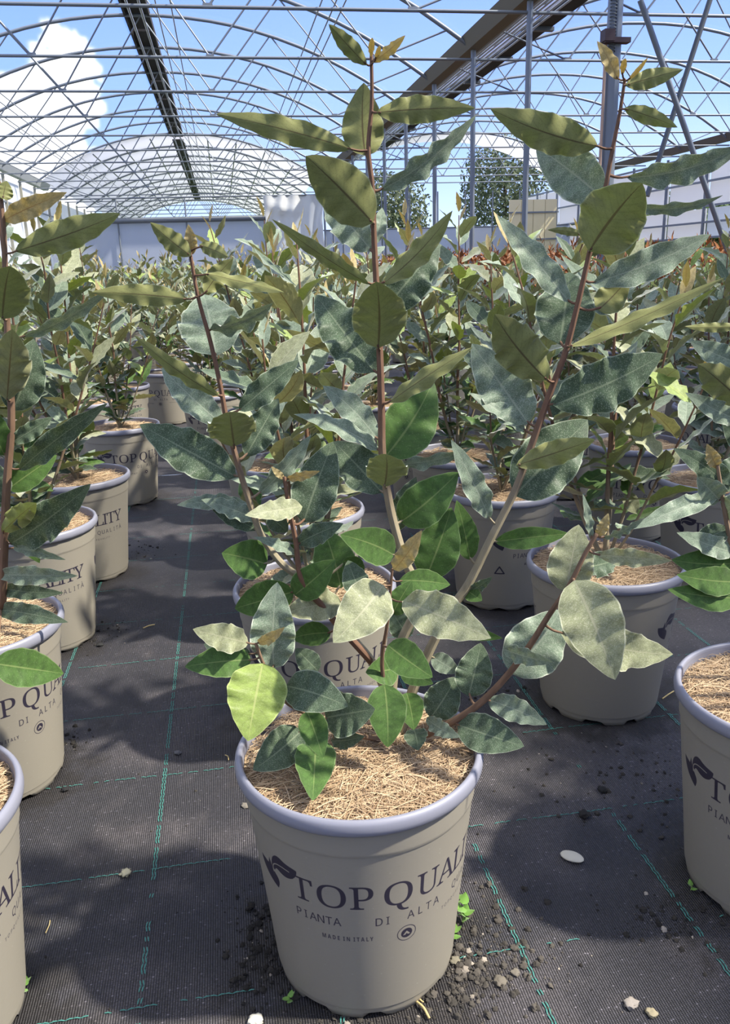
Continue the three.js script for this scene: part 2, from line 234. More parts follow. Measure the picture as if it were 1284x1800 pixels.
// walls
{
  const wl = group('wall_left'); tag(wl, 'ribbed translucent panel wall along the main bay', 'wall', null, 'structure');
  for (let k = -5; k < 22; k++) {
    const z0 = 1 - k * 2, pts = new THREE.PlaneGeometry(1.94, TIE - 0.05, 26, 1); const p = pts.attributes.position; for (let i = 0; i < p.count; i++) p.setZ(i, (Math.round((p.getX(i) + 0.97) / 1.94 * 26) % 2) * 0.02); pts.rotateY(Math.PI / 2); pts.translate(-5.62, (TIE - 0.05) / 2, z0 - 1); pts.computeVertexNormals();
    mesh('panel', pts, whiteFilm, wl); mesh('post', box(-5.6, 0, z0 - 0.03, -5.53, TIE + 0.1, z0 + 0.03), std(new THREE.Color(0xa9a594), 0.7), wl);
  }
  for (const y of [0.9, 1.8, 2.7]) mesh('rail', box(-5.59, y, -43, -5.55, y + 0.04, 11), steel, wl);
  const wr = group('wall_right'); tag(wr, 'white translucent panel wall with steel posts along the side bay', 'wall', null, 'structure');
  for (let k = -5; k < 18; k++) {
    const z0 = 1 - k * 2;
    mesh('panel', box(12.60, 2.05, z0 - 1.96, 12.62, 3.25, z0 - 0.04), whiteFilm, wr); mesh('panel', box(12.60, 1.25, z0 - 1.96, 12.62, 1.97, z0 - 0.04), k % 3 === 1 ? greyFilm : whiteFilm, wr);
    mesh('post', bar(V(12.5, 0, z0), V(12.5, TIE, z0), 0.04, 6), steel, wr);
  }
  for (const y of [0.62, 1.22, 1.6, 2.0, 2.6, 3.25]) mesh('rail', box(12.48, y, -35, 12.54, y + 0.05, 11), steel, wr);
  const wf = group('wall_front'); tag(wf, 'translucent end wall of the greenhouse at the near end', 'wall', null, 'structure');
  for (let k = 0; k < 9; k++) { mesh('panel', box(-5.5 + k * 2, 0, 11.0, -3.54 + k * 2, TIE, 11.02), greyFilm, wf); mesh('post', bar(V(-5.52 + k * 2, 0, 10.95), V(-5.52 + k * 2, TIE + 0.1, 10.95), 0.035, 6), steel, wf); }
  const wb = group('wall_back'); tag(wb, 'end frame of the main bay with a grey roller bar and bluish film', 'wall', null, 'structure');
  mesh('roller_bar', bar(V(-5.4, 2.42, Z_END - 0.6), V(1.75, 2.42, Z_END - 0.6), 0.085, 10), std(new THREE.Color(0x70757a), 0.5, { metalness: 0.3 }), wb);
  mesh('film', box(-5.4, 0, Z_END - 0.72, 1.75, 2.4, Z_END - 0.70), greyFilm, wb);
  mesh('frame_rail', bar(V(-5.5, 3.1, Z_END - 0.33), V(3.45, 3.1, Z_END - 0.33), 0.03, 6), steel, wb);
  for (const x of [-3.2, -1, 1.7]) mesh('frame_post', bar(V(x, 0, Z_END - 0.62), V(x, 3.1, Z_END - 0.62), 0.03, 6), steel, wb);
  const we = group('wall_back'); tag(we, 'end of the side bay with white panels, rails and posts', 'wall', null, 'structure');
  for (let k = 0; k < 9; k++) { const x = 3.7 + k; if (k !== 7) mesh('panel', box(x, 1.0, Z_END - 1.02, x + 0.94, 2.0, Z_END - 1.0), k % 2 ? whiteFilm : greyFilm, we); mesh('post', bar(V(x - 0.03, 0, Z_END - 1), V(x - 0.03, 3.2, Z_END - 1), 0.025, 6), steel, we); }
  for (const y of [0.95, 2.0]) mesh('rail', bar(V(3.6, y, Z_END - 1), V(12.5, y, Z_END - 1), 0.025, 6), steel, we);
  const dr = group('door_1', [11.0, 0, Z_END - 0.6]); tag(dr, 'tall cream door panel at the end of the side bay', 'door', null, 'structure');
  const cream = std(new THREE.Color(0xd9cda6), 0.7);
  for (let i = 0; i < 4; i++) mesh('panel', box(-0.85 + i * 0.44, 0, -0.04, -0.43 + i * 0.44, 2.85, 0.04), cream, dr);
  for (const y of [0.5, 1.5, 2.4]) mesh('rail', box(-0.9, y, 0.04, 0.95, y + 0.05, 0.08), steel, dr);
}
{ // draped film curtain at the end of the bay
  const nx = 60, ny = 30, g = new THREE.PlaneGeometry(1, 1, nx, ny), p = g.attributes.position;
  for (let i = 0; i < p.count; i++) {
    const s = p.getX(i) + 0.5, t = 0.5 - p.getY(i), sag = 0.22 * Math.sin(Math.PI * s) * (1 - t);
    p.setXYZ(i, lerp(1.55, 3.55, s) + 0.05 * Math.sin(t * 5 + s * 9), lerp(3.1, 0.75, t) - sag * Math.min(1, t * 8), Z_END - 0.3 + 0.10 * Math.sin(s * 26 + 1.6 * Math.sin(t * 4)) * (0.35 + 0.65 * Math.abs(s - 0.35)) + 0.16 * Math.exp(-Math.pow((t - 0.12) / 0.07, 2)) * Math.sin(Math.PI * Math.min(1, s * 1.5)));
  }
  g.computeVertexNormals();
  tag(mesh('film_curtain', g, phys({ color: new THREE.Color(0.60, 0.61, 0.61), transmission: 0.3, roughness: 0.9, thickness: 0, side: THREE.DoubleSide }), scene), 'white film curtain hanging in folds at the end of the bay', 'curtain', null);
}
// ---------------------------------------------------------------- outdoors: grass and trees behind the greenhouse
{
  const g = sheet(-60, 70, -140, -30.2, 20, 20, -0.06); tag(mesh('grass_ground', tint(g, (v) => { const n = fbm(v.x * 0.3, 2, v.z * 0.3, 3); return [0.09 + n * 0.04, 0.14 + n * 0.05, 0.04]; }), std(0xffffff, 0.95, { vertexColors: true }), scene), 'green grass outside behind the greenhouse', 'ground', null, 'structure');
  const g2 = sheet(12.7, 60, -30.2, 40, 10, 10, -0.06); tag(mesh('grass_ground', tint(g2, () => [0.11, 0.17, 0.05]), std(0xffffff, 0.95, { vertexColors: true }), scene), 'green grass outside along the white panel wall', 'ground', null, 'structure');
  const g3 = sheet(-60, -5.7, -30.2, 40, 10, 10, -0.06); tag(mesh('grass_ground', tint(g3, () => [0.11, 0.17, 0.05]), std(0xffffff, 0.95, { vertexColors: true }), scene), 'green grass outside along the ribbed wall', 'ground', null, 'structure');
  const g4 = sheet(-5.7, 12.7, 11.2, 40, 10, 10, -0.06); tag(mesh('grass_ground', tint(g4, () => [0.11, 0.17, 0.05]), std(0xffffff, 0.95, { vertexColors: true }), scene), 'green grass outside the near end of the greenhouse', 'ground', null, 'structure');
  const barkFar = std(new THREE.Color(0x4b4238), 0.9), crownMat = phys({ roughness: 1, transmission: 0.2, thickness: 0, side: THREE.DoubleSide, vertexColors: true });
  const tree = (x, z, h, r, seed, col, label) => {
    const t = group('tree', [x, 0, z]), R = rng(seed); tag(t, label, 'tree', 'trees behind the greenhouse');
    mesh('trunk', tube([V(0, 0, 0), V(0.1, h * 0.4, 0), V(0, h * 0.75, 0.1)], (s) => 0.22 * (1 - 0.7 * s), 7), barkFar, t);
    const pos = [], colr = [];
    for (let i = 0; i < 5200; i++) {
      const a = R() * 6.283, c = R() * 2 - 1, s = Math.sqrt(1 - c * c), n = 1 + 0.45 * fbm(Math.cos(a) * s * 2 + seed, c * 2, Math.sin(a) * s * 2, 3), rr = Math.pow(R(), 0.33) * n;
      const q = V(Math.cos(a) * s * r * rr, h * 0.62 + c * h * 0.4 * rr, Math.sin(a) * s * r * rr), u = V(R() - .5, R() - .5, R() - .5).normalize(), w = V(R() - .5, R() - .5, R() - .5).cross(u).normalize(), k = 0.13, tone = 0.7 + R() * 0.6;
      for (const [e, f] of [[-1, 0], [0, 0.5], [1, 0], [-1, 0], [1, 0], [0, -0.5]]) { pos.push(q.x + (u.x * e + w.x * f) * k, q.y + (u.y * e + w.y * f) * k, q.z + (u.z * e + w.z * f) * k); colr.push(col[0] * tone, col[1] * tone, col[2] * tone); }
    }
    const g = new THREE.BufferGeometry(); g.setAttribute('position', new THREE.Float32BufferAttribute(pos, 3)); g.setAttribute('color', new THREE.Float32BufferAttribute(colr, 3)); g.computeVertexNormals();
    const m = mesh('crown', g, crownMat, t); m.userData.kind = 'stuff';
  };
  const T = [0.13, 0.16, 0.09];
  tree(15.5, -46, 7.0, 2.4, 3, T, 'tall rounded dark green tree behind the side bay'); tree(9, -47, 5.6, 2.5, 4, T, 'broad low dark green tree behind the slim posts'); tree(23, -44, 4.2, 2.2, 5, [0.1, 0.15, 0.05], 'light green bushy tree behind the cream door');
  for (let i = 0; i < 6; i++) tree(16.5 + (i % 2), -12 - i * 5.2, 2.6 + (i % 3) * 0.4, 1.9, 20 + i, [0.12, 0.19, 0.06], 'light green bush outside along the white panel wall');
}

// ---------------------------------------------------------------- pots
const printTex = (() => {
  const W = 2048, H = 768, c = document.createElement('canvas'); c.width = W; c.height = H; const x = c.getContext('2d'), R = rng(5), d = W / 360;
  x.fillStyle = '#958f82'; x.fillRect(0, 0, W, H);
  for (let i = 0; i < 5000; i++) { const s = 1 + R() * 3, v = R() < 0.5 ? '110,104,94' : '178,172,158'; x.fillStyle = `rgba(${v},${0.03 + R() * 0.05})`; x.fillRect(R() * W, R() * H, s * (1 + R() * 4), s); }
  for (let i = 0; i < 260; i++) { x.fillStyle = `rgba(195,190,176,${0.10 + R() * 0.2})`; x.beginPath(); x.arc(R() * W, R() * H, 0.8 + R() * 2, 0, 7); x.fill(); }
  const Y = (m) => H * (1 - m / 0.275), mm = H / 275, X = (a) => W / 2 + a * d;
  const ink = '#2d2838';
  const letter = (ch, a, y, cap, font, sx = 1) => { x.save(); x.translate(X(a), Y(y)); x.scale(sx, 1); x.font = `${cap / 0.66 * mm}px ${font}`; x.textAlign = 'center'; x.fillStyle = ink; x.fillText(ch, 0, cap / 2 * mm); x.restore(); };
  for (const side of [0, 180]) {
    [['T', -31.5, 0.98], ['O', -16, 1.08], ['P', -1.2, 1.0], ['Q', 17, 1.08], ['U', 33.5, 0.9], ['A', 46.5, 0.92], ['L', 57.5, 0.92], ['I', 65, 0.95], ['T', 73.5, 0.95], ['Y', 85, 0.95]].forEach(([ch, a, s]) => letter(ch, side + a, 0.184, 29, 'serif', s));
    [...'PIANTA'].forEach((ch, i) => letter(ch, side - 35.5 + i * 4.3, 0.149, 10.5, 'sans-serif', 0.88)); [...'DI'].forEach((ch, i) => letter(ch, side + 7 + i * 4.6, 0.149, 10.5, 'sans-serif', 0.88));
    [...'ALTA'].forEach((ch, i) => letter(ch, side + 24 + i * 5.4, 0.149, 10.5, 'sans-serif', 0.88)); [...'QUALITÀ'].forEach((ch, i) => letter(ch, side + 56 + i * 5.4, 0.149, 10.5, 'sans-serif', 0.88));
    x.save(); x.translate(X(side - 9.5), Y(0.126)); x.font = `bold ${8.4 * mm}px sans-serif`; x.textAlign = 'center'; x.fillStyle = ink; x.fillText('M A D E  I N  I T A L Y', 0, 3 * mm, 27 * d); x.restore();
    x.save(); x.translate(X(side + 58), Y(0.130)); x.font = `${6.4 * mm}px sans-serif`; x.textAlign = 'center'; x.fillStyle = ink; x.fillText('T O P Q U A L I T Y', 0, 2 * mm, 36 * d); x.restore();
    // round badge with a small leaf house
    x.strokeStyle = x.fillStyle = ink; x.lineWidth = 1.3 * mm * 0.7; const bx = X(side + 22), by = Y(0.124); x.beginPath(); x.arc(bx, by, 10.5 * mm, 0, 7); x.stroke(); x.beginPath(); x.arc(bx, by, 6.6 * mm, 0, 7); x.fill();
    x.fillStyle = '#958f82'; x.beginPath(); x.moveTo(bx - 4.4 * mm, by + 2.5 * mm); x.lineTo(bx, by - 3 * mm); x.lineTo(bx + 4.4 * mm, by + 2.5 * mm); x.lineTo(bx + 1.5 * mm, by + 2.5 * mm); x.lineTo(bx, by + 0.5 * mm); x.lineTo(bx - 1.5 * mm, by + 2.5 * mm); x.fill();
    // leaf emblem: an upper leaf curving right over a lower leaf
    x.fillStyle = ink; const ox = X(side - 50), oy = Y(0.194), q = mm * 1.08;
    x.beginPath(); x.moveTo(ox - 3 * q, oy + 3 * q); x.bezierCurveTo(ox - 4 * q, oy - 10 * q, ox + 4 * q, oy - 22 * q, ox + 13 * q, oy - 17 * q); x.bezierCurveTo(ox + 20 * q, oy - 13 * q, ox + 27 * q, oy - 14 * q, ox + 31 * q, oy - 12 * q); x.bezierCurveTo(ox + 31 * q, oy - 2 * q, ox + 22 * q, oy + 6 * q, ox + 12 * q, oy + 3 * q); x.bezierCurveTo(ox + 6 * q, oy + 1 * q, ox + 4 * q, oy - 3 * q, ox + 1 * q, oy + 4 * q); x.fill();
    x.beginPath(); x.moveTo(ox - 6 * q, oy - 8 * q); x.lineTo(ox - 9 * q, oy + 1 * q); x.lineTo(ox - 22 * q, oy - 2 * q); x.bezierCurveTo(ox - 22 * q, oy + 10 * q, ox - 14 * q, oy + 20 * q, ox + 2 * q, oy + 27 * q); x.bezierCurveTo(ox + 7 * q, oy + 18 * q, ox + 6 * q, oy + 12 * q, ox - 2 * q, oy + 6 * q); x.fill();
    x.strokeStyle = '#958f82'; x.lineWidth = 1.3 * q; x.beginPath(); x.moveTo(ox - 1.5 * q, oy + 8 * q); x.bezierCurveTo(ox - 4 * q, oy - 6 * q, ox + 6 * q, oy - 9 * q, ox + 22 * q, oy - 6 * q); x.stroke();
  }
  // recycling triangle between the two prints
  for (const a of [128]) { x.strokeStyle = ink; x.lineWidth = 3 * mm; x.lineJoin = 'round'; const tx = X(a), ty = Y(0.112); x.beginPath(); x.moveTo(tx, ty - 10 * mm); x.lineTo(tx + 11 * mm, ty + 8 * mm); x.lineTo(tx - 11 * mm, ty + 8 * mm); x.closePath(); x.stroke(); }
  const t = new THREE.CanvasTexture(c); t.colorSpace = THREE.SRGBColorSpace; t.magFilter = THREE.LinearFilter; t.wrapS = THREE.RepeatWrapping; return t;
})();
const potBody = phys({ map: printTex, roughness: 0.55, clearcoat: 0.12, clearcoatRoughness: 0.5 });
const potRim = phys({ color: new THREE.Color(0x898a97), roughness: 0.5, clearcoat: 0.3, clearcoatRoughness: 0.35 });
const potInner = std(new THREE.Color(0x898a97), 0.6);
function lathe(profile, seg, uvOf) { const g = new THREE.LatheGeometry(profile.map(([r, y]) => new THREE.Vector2(r, y)), seg, -Math.PI, Math.PI * 2); if (uvOf) { const p = g.attributes.position, u = g.attributes.uv; for (let i = 0; i < p.count; i++) u.setY(i, uvOf(p.getY(i))); } return g; }
function potGeos(seg) {
  const body = lathe([[0.0, 0.012], [0.098, 0.012], [0.100, 0.0], [0.105, 0.0], [0.1065, 0.010], [0.1068, 0.016], [0.1082, 0.0175], [0.116, 0.10], [0.124, 0.18], [0.1300, 0.2405], [0.1316, 0.2425], [0.1318, 0.246], [0.1335, 0.268], [0.1335, 0.278]], seg, (y) => y / 0.275);
  const p = body.attributes.position;
  for (let i = 0; i < p.count; i++) if (p.getY(i) < 0.001) { const a = Math.atan2(p.getX(i), p.getZ(i)), w = Math.sin(a * 9 + 0.6) + 0.35 * Math.sin(a * 23); p.setY(i, 0.0015 + 0.0075 * sstep(w, 0.2, 0.7)); }
  body.computeVertexNormals();
  const rim = lathe([[0.1335, 0.272], [0.1375, 0.2725], [0.1405, 0.276], [0.1412, 0.281], [0.1405, 0.287], [0.138, 0.291], [0.1345, 0.2915], [0.1325, 0.289], [0.1320, 0.284]], seg);
  const inner = lathe([[0.1322, 0.287], [0.1305, 0.262], [0.128, 0.240]], seg);
  return { body, rim, inner };
}
const potHi = potGeos(96), potLo = potGeos(28);
for (const q of [potHi, potLo]) for (const g of Object.values(q)) g.scale(1, 0.972, 1);
// coir mulch: a lumpy disc and loose fibres
const coirTex = dataTex(512, 512, (() => {
  const R = rng(77), buf = new Float32Array(512 * 512).fill(0.35);
  for (let i = 0; i < 9000; i++) { let x = R() * 512, y = R() * 512, a = R() * 6.28; const n = 12 + R() * 36, v = R(), bend = (R() - 0.5) * 0.12; for (let k = 0; k < n; k++) { buf[((y & 511) << 9) | (x & 511)] = v; x += Math.cos(a); y += Math.sin(a); a += bend; if (x < 0) x += 512; if (y < 0) y += 512; } }
  return (x, y) => { const v = buf[(y << 9) | x]; return [104 + v * 105, 82 + v * 95, 58 + v * 80]; };
})());
const coirMat = std(0xffffff, 0.95, { map: coirTex, bumpMap: coirTex, bumpScale: 0.002 });
const coirFibreMat = std(0xffffff, 0.85, { vertexColors: true });
function coirDisc(seed) {
  const rings = 14, seg = 40, pos = [], uv = [], idx = [];
  for (let i = 0; i <= rings; i++) for (let k = 0; k <= seg; k++) { const r = i / rings * 0.1312, a = k / seg * Math.PI * 2, x = Math.cos(a) * r, z = Math.sin(a) * r; pos.push(x, 0.262 + 0.006 * (1 - (r / 0.131) ** 2) + 0.007 * fbm(x * 30 + seed, seed, z * 30, 3) - (i === rings ? 0.006 : 0), z); uv.push(x / 0.11, z / 0.11); }
  for (let i = 0; i < rings; i++) for (let k = 0; k < seg; k++) { const a = i * (seg + 1) + k, b = a + seg + 1; idx.push(a, a + 1, b, a + 1, b + 1, b); }
  const g = new THREE.BufferGeometry(); g.setAttribute('position', new THREE.Float32BufferAttribute(pos, 3)); g.setAttribute('uv', new THREE.Float32BufferAttribute(uv, 2)); g.setIndex(idx); g.computeVertexNormals(); return g;
}
function coirFibres(n, seed) {
  const R = rng(seed), pos = [], col = [], idx = [];
  for (let i = 0; i < n; i++) {
    const r = Math.sqrt(R()) * 0.124, a = R() * 6.283; let p = V(Math.cos(a) * r, 0.2625 + 0.006 * (1 - (r / 0.131) ** 2) + R() * 0.006, Math.sin(a) * r), dir = R() * 6.283; const len = 0.012 + R() * 0.034, seg = 4, turn = (R() - 0.5) * 1.6, lift = (R() - 0.35) * 0.5, w = 0.00022 + R() * 0.00028, base = pos.length / 3, v = R();
    const c = [lerp(0.26, 0.66, v), lerp(0.165, 0.50, v), lerp(0.09, 0.32, v)];
    for (let k = 0; k <= seg; k++) {
      const sx = -Math.sin(dir) * w, sz = Math.cos(dir) * w;
      pos.push(p.x + sx, p.y, p.z + sz, p.x, p.y + w * 1.6, p.z, p.x - sx, p.y, p.z - sz); for (let q = 0; q < 3; q++) col.push(...c);
      if (k < seg) { const b = base + k * 3; idx.push(b, b + 3, b + 1, b + 1, b + 3, b + 4, b + 1, b + 4, b + 2, b + 2, b + 4, b + 5); }
      p = p.clone().add(V(Math.cos(dir) * len / seg, Math.sin(lift * (1 - 2 * k / seg)) * len / seg, Math.sin(dir) * len / seg)); dir += turn / seg;
      const rr = Math.hypot(p.x, p.z); if (rr > 0.1305) { p.x *= 0.1305 / rr; p.z *= 0.1305 / rr; }
    }
  }
  const g = new THREE.BufferGeometry(); g.setAttribute('position', new THREE.Float32BufferAttribute(pos, 3)); g.setAttribute('color', new THREE.Float32BufferAttribute(col, 3)); g.setIndex(idx); g.computeVertexNormals(); return g;
}
const discs = [coirDisc(1), coirDisc(2), coirDisc(3)], fibresHi = coirFibres(7500, 61), fibresLo = coirFibres(1300, 62);
function addPot(root, turn, fine, k = 0) {
  const geo = fine ? potHi : potLo, b = mesh('pot', geo.body, potBody, root); b.rotation.y = turn; b.userData.label = 'taupe plastic pot with dark printed lettering';
  mesh('rim', geo.rim, potRim, b).userData.label = 'slate blue rolled rim'; mesh('inner_wall', geo.inner, potInner, b);
  const m = mesh('coir_mulch', discs[k % 3], coirMat, root); m.rotation.y = k * 1.7; m.userData.label = 'tan coir fibre mulch';
  if (fine !== null) { const f = mesh('coir_fibres', fine ? fibresHi : fibresLo, coirFibreMat, m); f.userData.kind = 'stuff'; }
}

// ---------------------------------------------------------------- leaves
// kinds: 0 deep blue-green with silver scales, 1 silvery, 2 fresh glossy green, 3 young golden, 4 light green and 5 pale olive, sunlit brightness put into their colour
const KINDS = [
  { top: [96, 118, 90], dot: [204, 213, 192], dens: 0.42, rib: [165, 180, 147], under: [170, 172, 106], uRib: [106, 92, 58] },
  { top: [142, 162, 138], dot: [224, 230, 214], dens: 0.72, rib: [198, 210, 186], under: [174, 172, 122], uRib: [126, 106, 66] },
  { top: [94, 132, 60], dot: [160, 182, 126], dens: 0.12, rib: [164, 184, 112], under: [166, 170, 104], uRib: [138, 126, 78] },
  { top: [206, 188, 132], dot: [228, 216, 172], dens: 0.5, rib: [186, 152, 94], under: [200, 186, 122], uRib: [162, 126, 74] },
  { top: [166, 188, 98], dot: [204, 216, 148], dens: 0.5, rib: [208, 216, 142], under: [176, 180, 104], uRib: [144, 132, 82] },
  { top: [176, 182, 142], dot: [234, 234, 210], dens: 0.6, rib: [212, 212, 178], under: [186, 180, 130], uRib: [136, 112, 70] },
];
const ATLAS_W = 2040, CELL = 170;
const leafTex = (() => {
  const R = rng(909), dots = [];
  KINDS.forEach((k, n) => { for (const side of [0, 1]) { const a = new Float32Array(CELL * 1024), count = 5200 * (side ? 0.4 : k.dens * 1.7); for (let i = 0; i < count; i++) { const x = R() * CELL, y = R() * 1024, r = 1.1 + R() * R() * 2.2, s = 0.45 + R() * 0.65; for (let dy = -3; dy <= 3; dy++) for (let dx = -2; dx <= 2; dx++) { const px = Math.floor(x + dx), py = Math.floor(y + dy); if (px < 0 || py < 0 || px >= CELL || py >= 1024) continue; const q = 1 - Math.hypot(dx, dy / 1.7) / r; if (q > 0) a[py * CELL + px] = Math.max(a[py * CELL + px], q * s * 1.6); } } dots[n * 2 + side] = a; } });
  return dataTex(ATLAS_W, 1024, (x, y) => {
    const cell = Math.floor(x / CELL), k = KINDS[cell >> 1], side = cell & 1, lx = x - cell * CELL, u = (lx / CELL * 2 - 1) / 0.94, v = y / 1024, au = Math.abs(u);
    const n = fbm(lx / 42 + cell * 7, y / 80, 1, 4), vein = Math.pow(0.5 + 0.5 * Math.sin((v - 0.22 * au + 0.02 * Math.sign(u)) * 2 * Math.PI * 10), 9) * (1 - 0.6 * au), mid = sstep(0.05 - 0.03 * v - au, -0.012, 0.012), edge = sstep(au, 0.93, 0.985);
    const d = Math.min(1, dots[cell][y * CELL + lx]), c = [0, 0, 0];
    for (let i = 0; i < 3; i++) {
      let t;
      if (!side) { t = k.top[i] * (1 + 0.26 * n - 0.07 * vein); t = lerp(t, k.dot[i], d * (0.75 + 0.4 * n)); t = lerp(t, k.rib[i], mid * 0.75); t = lerp(t, k.dot[i] * 1.05, edge * 0.8); }
      else { t = k.under[i] * (1 + 0.12 * n - 0.06 * vein); t = lerp(t, k.under[i] * 0.72, d * 0.55); t = lerp(t, k.uRib[i], mid * 0.8); t = lerp(t, k.dot[i] * 0.95, edge * 0.5); }
      c[i] = t;
    }
    return c;
  });
})();
leafTex.wrapS = leafTex.wrapT = THREE.ClampToEdgeWrapping;
const leafMat = phys({ map: leafTex, roughness: 1, transmission: 0.5, thickness: 0, ior: 1.35, clearcoat: 0.42, clearcoatRoughness: 0.42, side: THREE.DoubleSide });

// a leaf: base at the origin, tip at +y, upper face +z; undulating, gently folded and bowed; closed and thin
function leafGeo({ L, W, kind, bend = 0.05, fold = 0.25, wave = 0.05, seed = 1, nl = 14, nw = 4, curl = 0, round = 0.5 }) {
  const R = rng(seed * 7919 + 13), ph = R() * 6.28, ph2 = R() * 6.28, nwv = 3.2 + R() * 1.6, th = 0.00028, pos = [], uv = [], idx = [], sideBend = (R() - 0.5) * 0.07 * L, twist = (R() - 0.5) * 0.5;
  const prof = (v) => Math.pow(Math.max(0, Math.sin(Math.PI * Math.pow(v, lerp(0.92, 0.72, round)))), lerp(0.95, 0.72, round)) * (1 - 0.10 * v);
  for (const side of [0, 1]) for (let i = 0; i <= nl; i++) for (let j = -nw; j <= nw; j++) {
    const v = i / nl, s = j / nw, as = Math.abs(s), cren = 1 + (kind === 2 || round > 0.8 ? 0.018 : 0.05) * Math.sin(v * 34 + ph2 + (s > 0 ? 0 : 2)) * (as > 0.9 ? 1 : 0.3), hw = W / 2 * prof(v) * cren, f = fold * (1 - 0.4 * v);
    let x = s * hw * Math.cos(f), z = as * hw * Math.sin(f) + bend * L * 4 * v * (1 - v) + wave * W * s * s * Math.sin(2 * Math.PI * nwv * v + ph + (s > 0 ? 1.9 : 0)) * Math.sin(Math.PI * Math.min(1, v * 1.15 + 0.05));
    z -= curl * W * Math.pow(as, 2.5) * Math.sin(Math.PI * v);
    const tw = twist * (v - 0.3), xr = x * Math.cos(tw) - z * Math.sin(tw) * 0.2; z = z + x * Math.sin(tw); x = xr + sideBend * 4 * v * (1 - v);
    const t = th * (1 - as) * (i === 0 || i === nl ? 0 : 1);
    pos.push(x, v * L, z + (side ? -t : t)); uv.push((kind * 2 + side + 0.5 + s * 0.47) / 12, 0.004 + v * 0.992);
  }
  const row = nw * 2 + 1, off = row * (nl + 1);
  for (let i = 0; i < nl; i++) for (let j = 0; j < nw * 2; j++) { const a = i * row + j, b = a + row; idx.push(a, a + 1, b, a + 1, b + 1, b); const c = a + off, e = b + off; idx.push(c, e, c + 1, c + 1, e, e + 1); }
  const g = new THREE.BufferGeometry(); g.setAttribute('position', new THREE.Float32BufferAttribute(pos, 3)); g.setAttribute('uv', new THREE.Float32BufferAttribute(uv, 2)); g.setIndex(idx); g.computeVertexNormals(); return g;
}
const barkMat = std(0xffffff, 0.85, { vertexColors: true, bumpMap: dataTex(64, 256, (() => { const R = rng(8); return () => { const v = 90 + R() * 130; return [v, v, v]; }; })(), false), bumpScale: 0.0006 });
const YOUNG = [0.165, 0.088, 0.052], OLD = [0.31, 0.265, 0.17];
function barkTint(g, fn) { const R = rng(3); return tint(g, (v) => { const t = clamp(fn(v), 0, 1), n = 0.8 + 0.45 * R(); return [lerp(YOUNG[0], OLD[0], t) * n, lerp(YOUNG[1], OLD[1], t) * n, lerp(YOUNG[2], OLD[2], t) * n]; }); }

// a plant whose stems and leaves follow the photograph; pixels give directions, the distance is that of its pot
function tracedPlant(root, H0, stems, leaves, seed) {
  const origin = root.position, samples = [];
  stems.forEach((s) => {
    const pts = s.pts.map(([x, y, o = 0]) => atDist(x, y, H0 + o).sub(origin)), curve = new THREE.CatmullRomCurve3(pts, false, 'centripetal'), n = s.pts.length * 12;
    s.geos = [tube(pts, (t) => lerp(s.r0, s.r1, Math.pow(t, 0.8)), 8, s.pts.length * 6)];
    for (let i = 0; i <= n; i++) { const p = curve.getPoint(i / n), w = p.clone().add(origin), [x, y] = project(w); samples.push({ p, x, y, s, depth: w.clone().sub(EYE).dot(head), r: lerp(s.r0, s.r1, Math.pow(i / n, 0.8)) }); }
  });
  leaves.forEach(([bx, by, tx, ty, w, phi = 0, kind = 0, dT = null, dB = 0, more = {}], i) => {
    let best = null, bd = 1e9; for (const q of samples) { const d = Math.hypot(q.x - bx, q.y - by); if (d < bd) { bd = d; best = q; } }
    const under = Math.cos(phi * Math.PI / 180) < 0, tip = dT ?? (under ? -0.035 : by < 900 ? 0.035 : -0.025);
    const clear = (q, px, py) => { const d = Math.hypot(q.x - origin.x, q.z - origin.z); return q.y < 0.284 && d < 0.19 ? onLevel(px, py, 0.286) : q; };
    const B = clear(atDist(bx, by, best.depth + dB + (under ? -0.008 : 0.004)), bx, by), Tp = clear(atDist(tx, ty, best.depth + dB + tip), tx, ty), axis = Tp.clone().sub(B), L = axis.length(); axis.normalize();
    const mid = B.clone().add(Tp).multiplyScalar(0.5), eye = EYE.clone().sub(mid); const dist = -mid.clone().sub(EYE).dot(fw) * -1; eye.normalize();
    const c = eye.clone().addScaledVector(axis, -eye.dot(axis)).normalize(), side = axis.clone().cross(c), a = phi * Math.PI / 180, nrm = c.clone().multiplyScalar(Math.cos(a)).addScaledVector(side, Math.sin(a)).normalize();
    const W = Math.min(w * dist / F / Math.max(0.3, Math.abs(Math.cos(a))), L * 0.95 + 0.01) * 1.08, xa = axis.clone().cross(nrm);
    const m = mesh('leaf', leafGeo({ L, W, kind, seed: seed + i, bend: more.bend ?? 0.055, fold: more.fold ?? 0.22, wave: more.wave ?? (kind === 2 ? 0.03 : W / L < 0.55 ? 0.17 : 0.08), nl: 22, curl: more.curl ?? 0, round: more.round ?? (W / L > 0.5 ? 0.85 : 0.5) }), leafMat, root);
    m.position.copy(B).sub(origin); m.quaternion.setFromRotationMatrix(new THREE.Matrix4().makeBasis(xa, axis, nrm));
    if (more.label) m.userData.label = more.label;
    if (bd > 1.5) { const b0 = best.p, b1 = m.position.clone(), bm = b0.clone().lerp(b1, 0.55); bm.y -= 0.06 * b0.distanceTo(b1); best.s.geos.push(tube([b0, bm, b1.clone().addScaledVector(axis, 0.004)], (t) => Math.min(0.0018, best.r * 0.7) * (1 - 0.35 * t), 6, 6)); }
  });
  stems.forEach((s) => mesh(s.name ?? 'stem', barkTint(mergeGeometries(s.geos), s.old), barkMat, root));
}

const facing = (x, z) => Math.atan2(-x, -z);
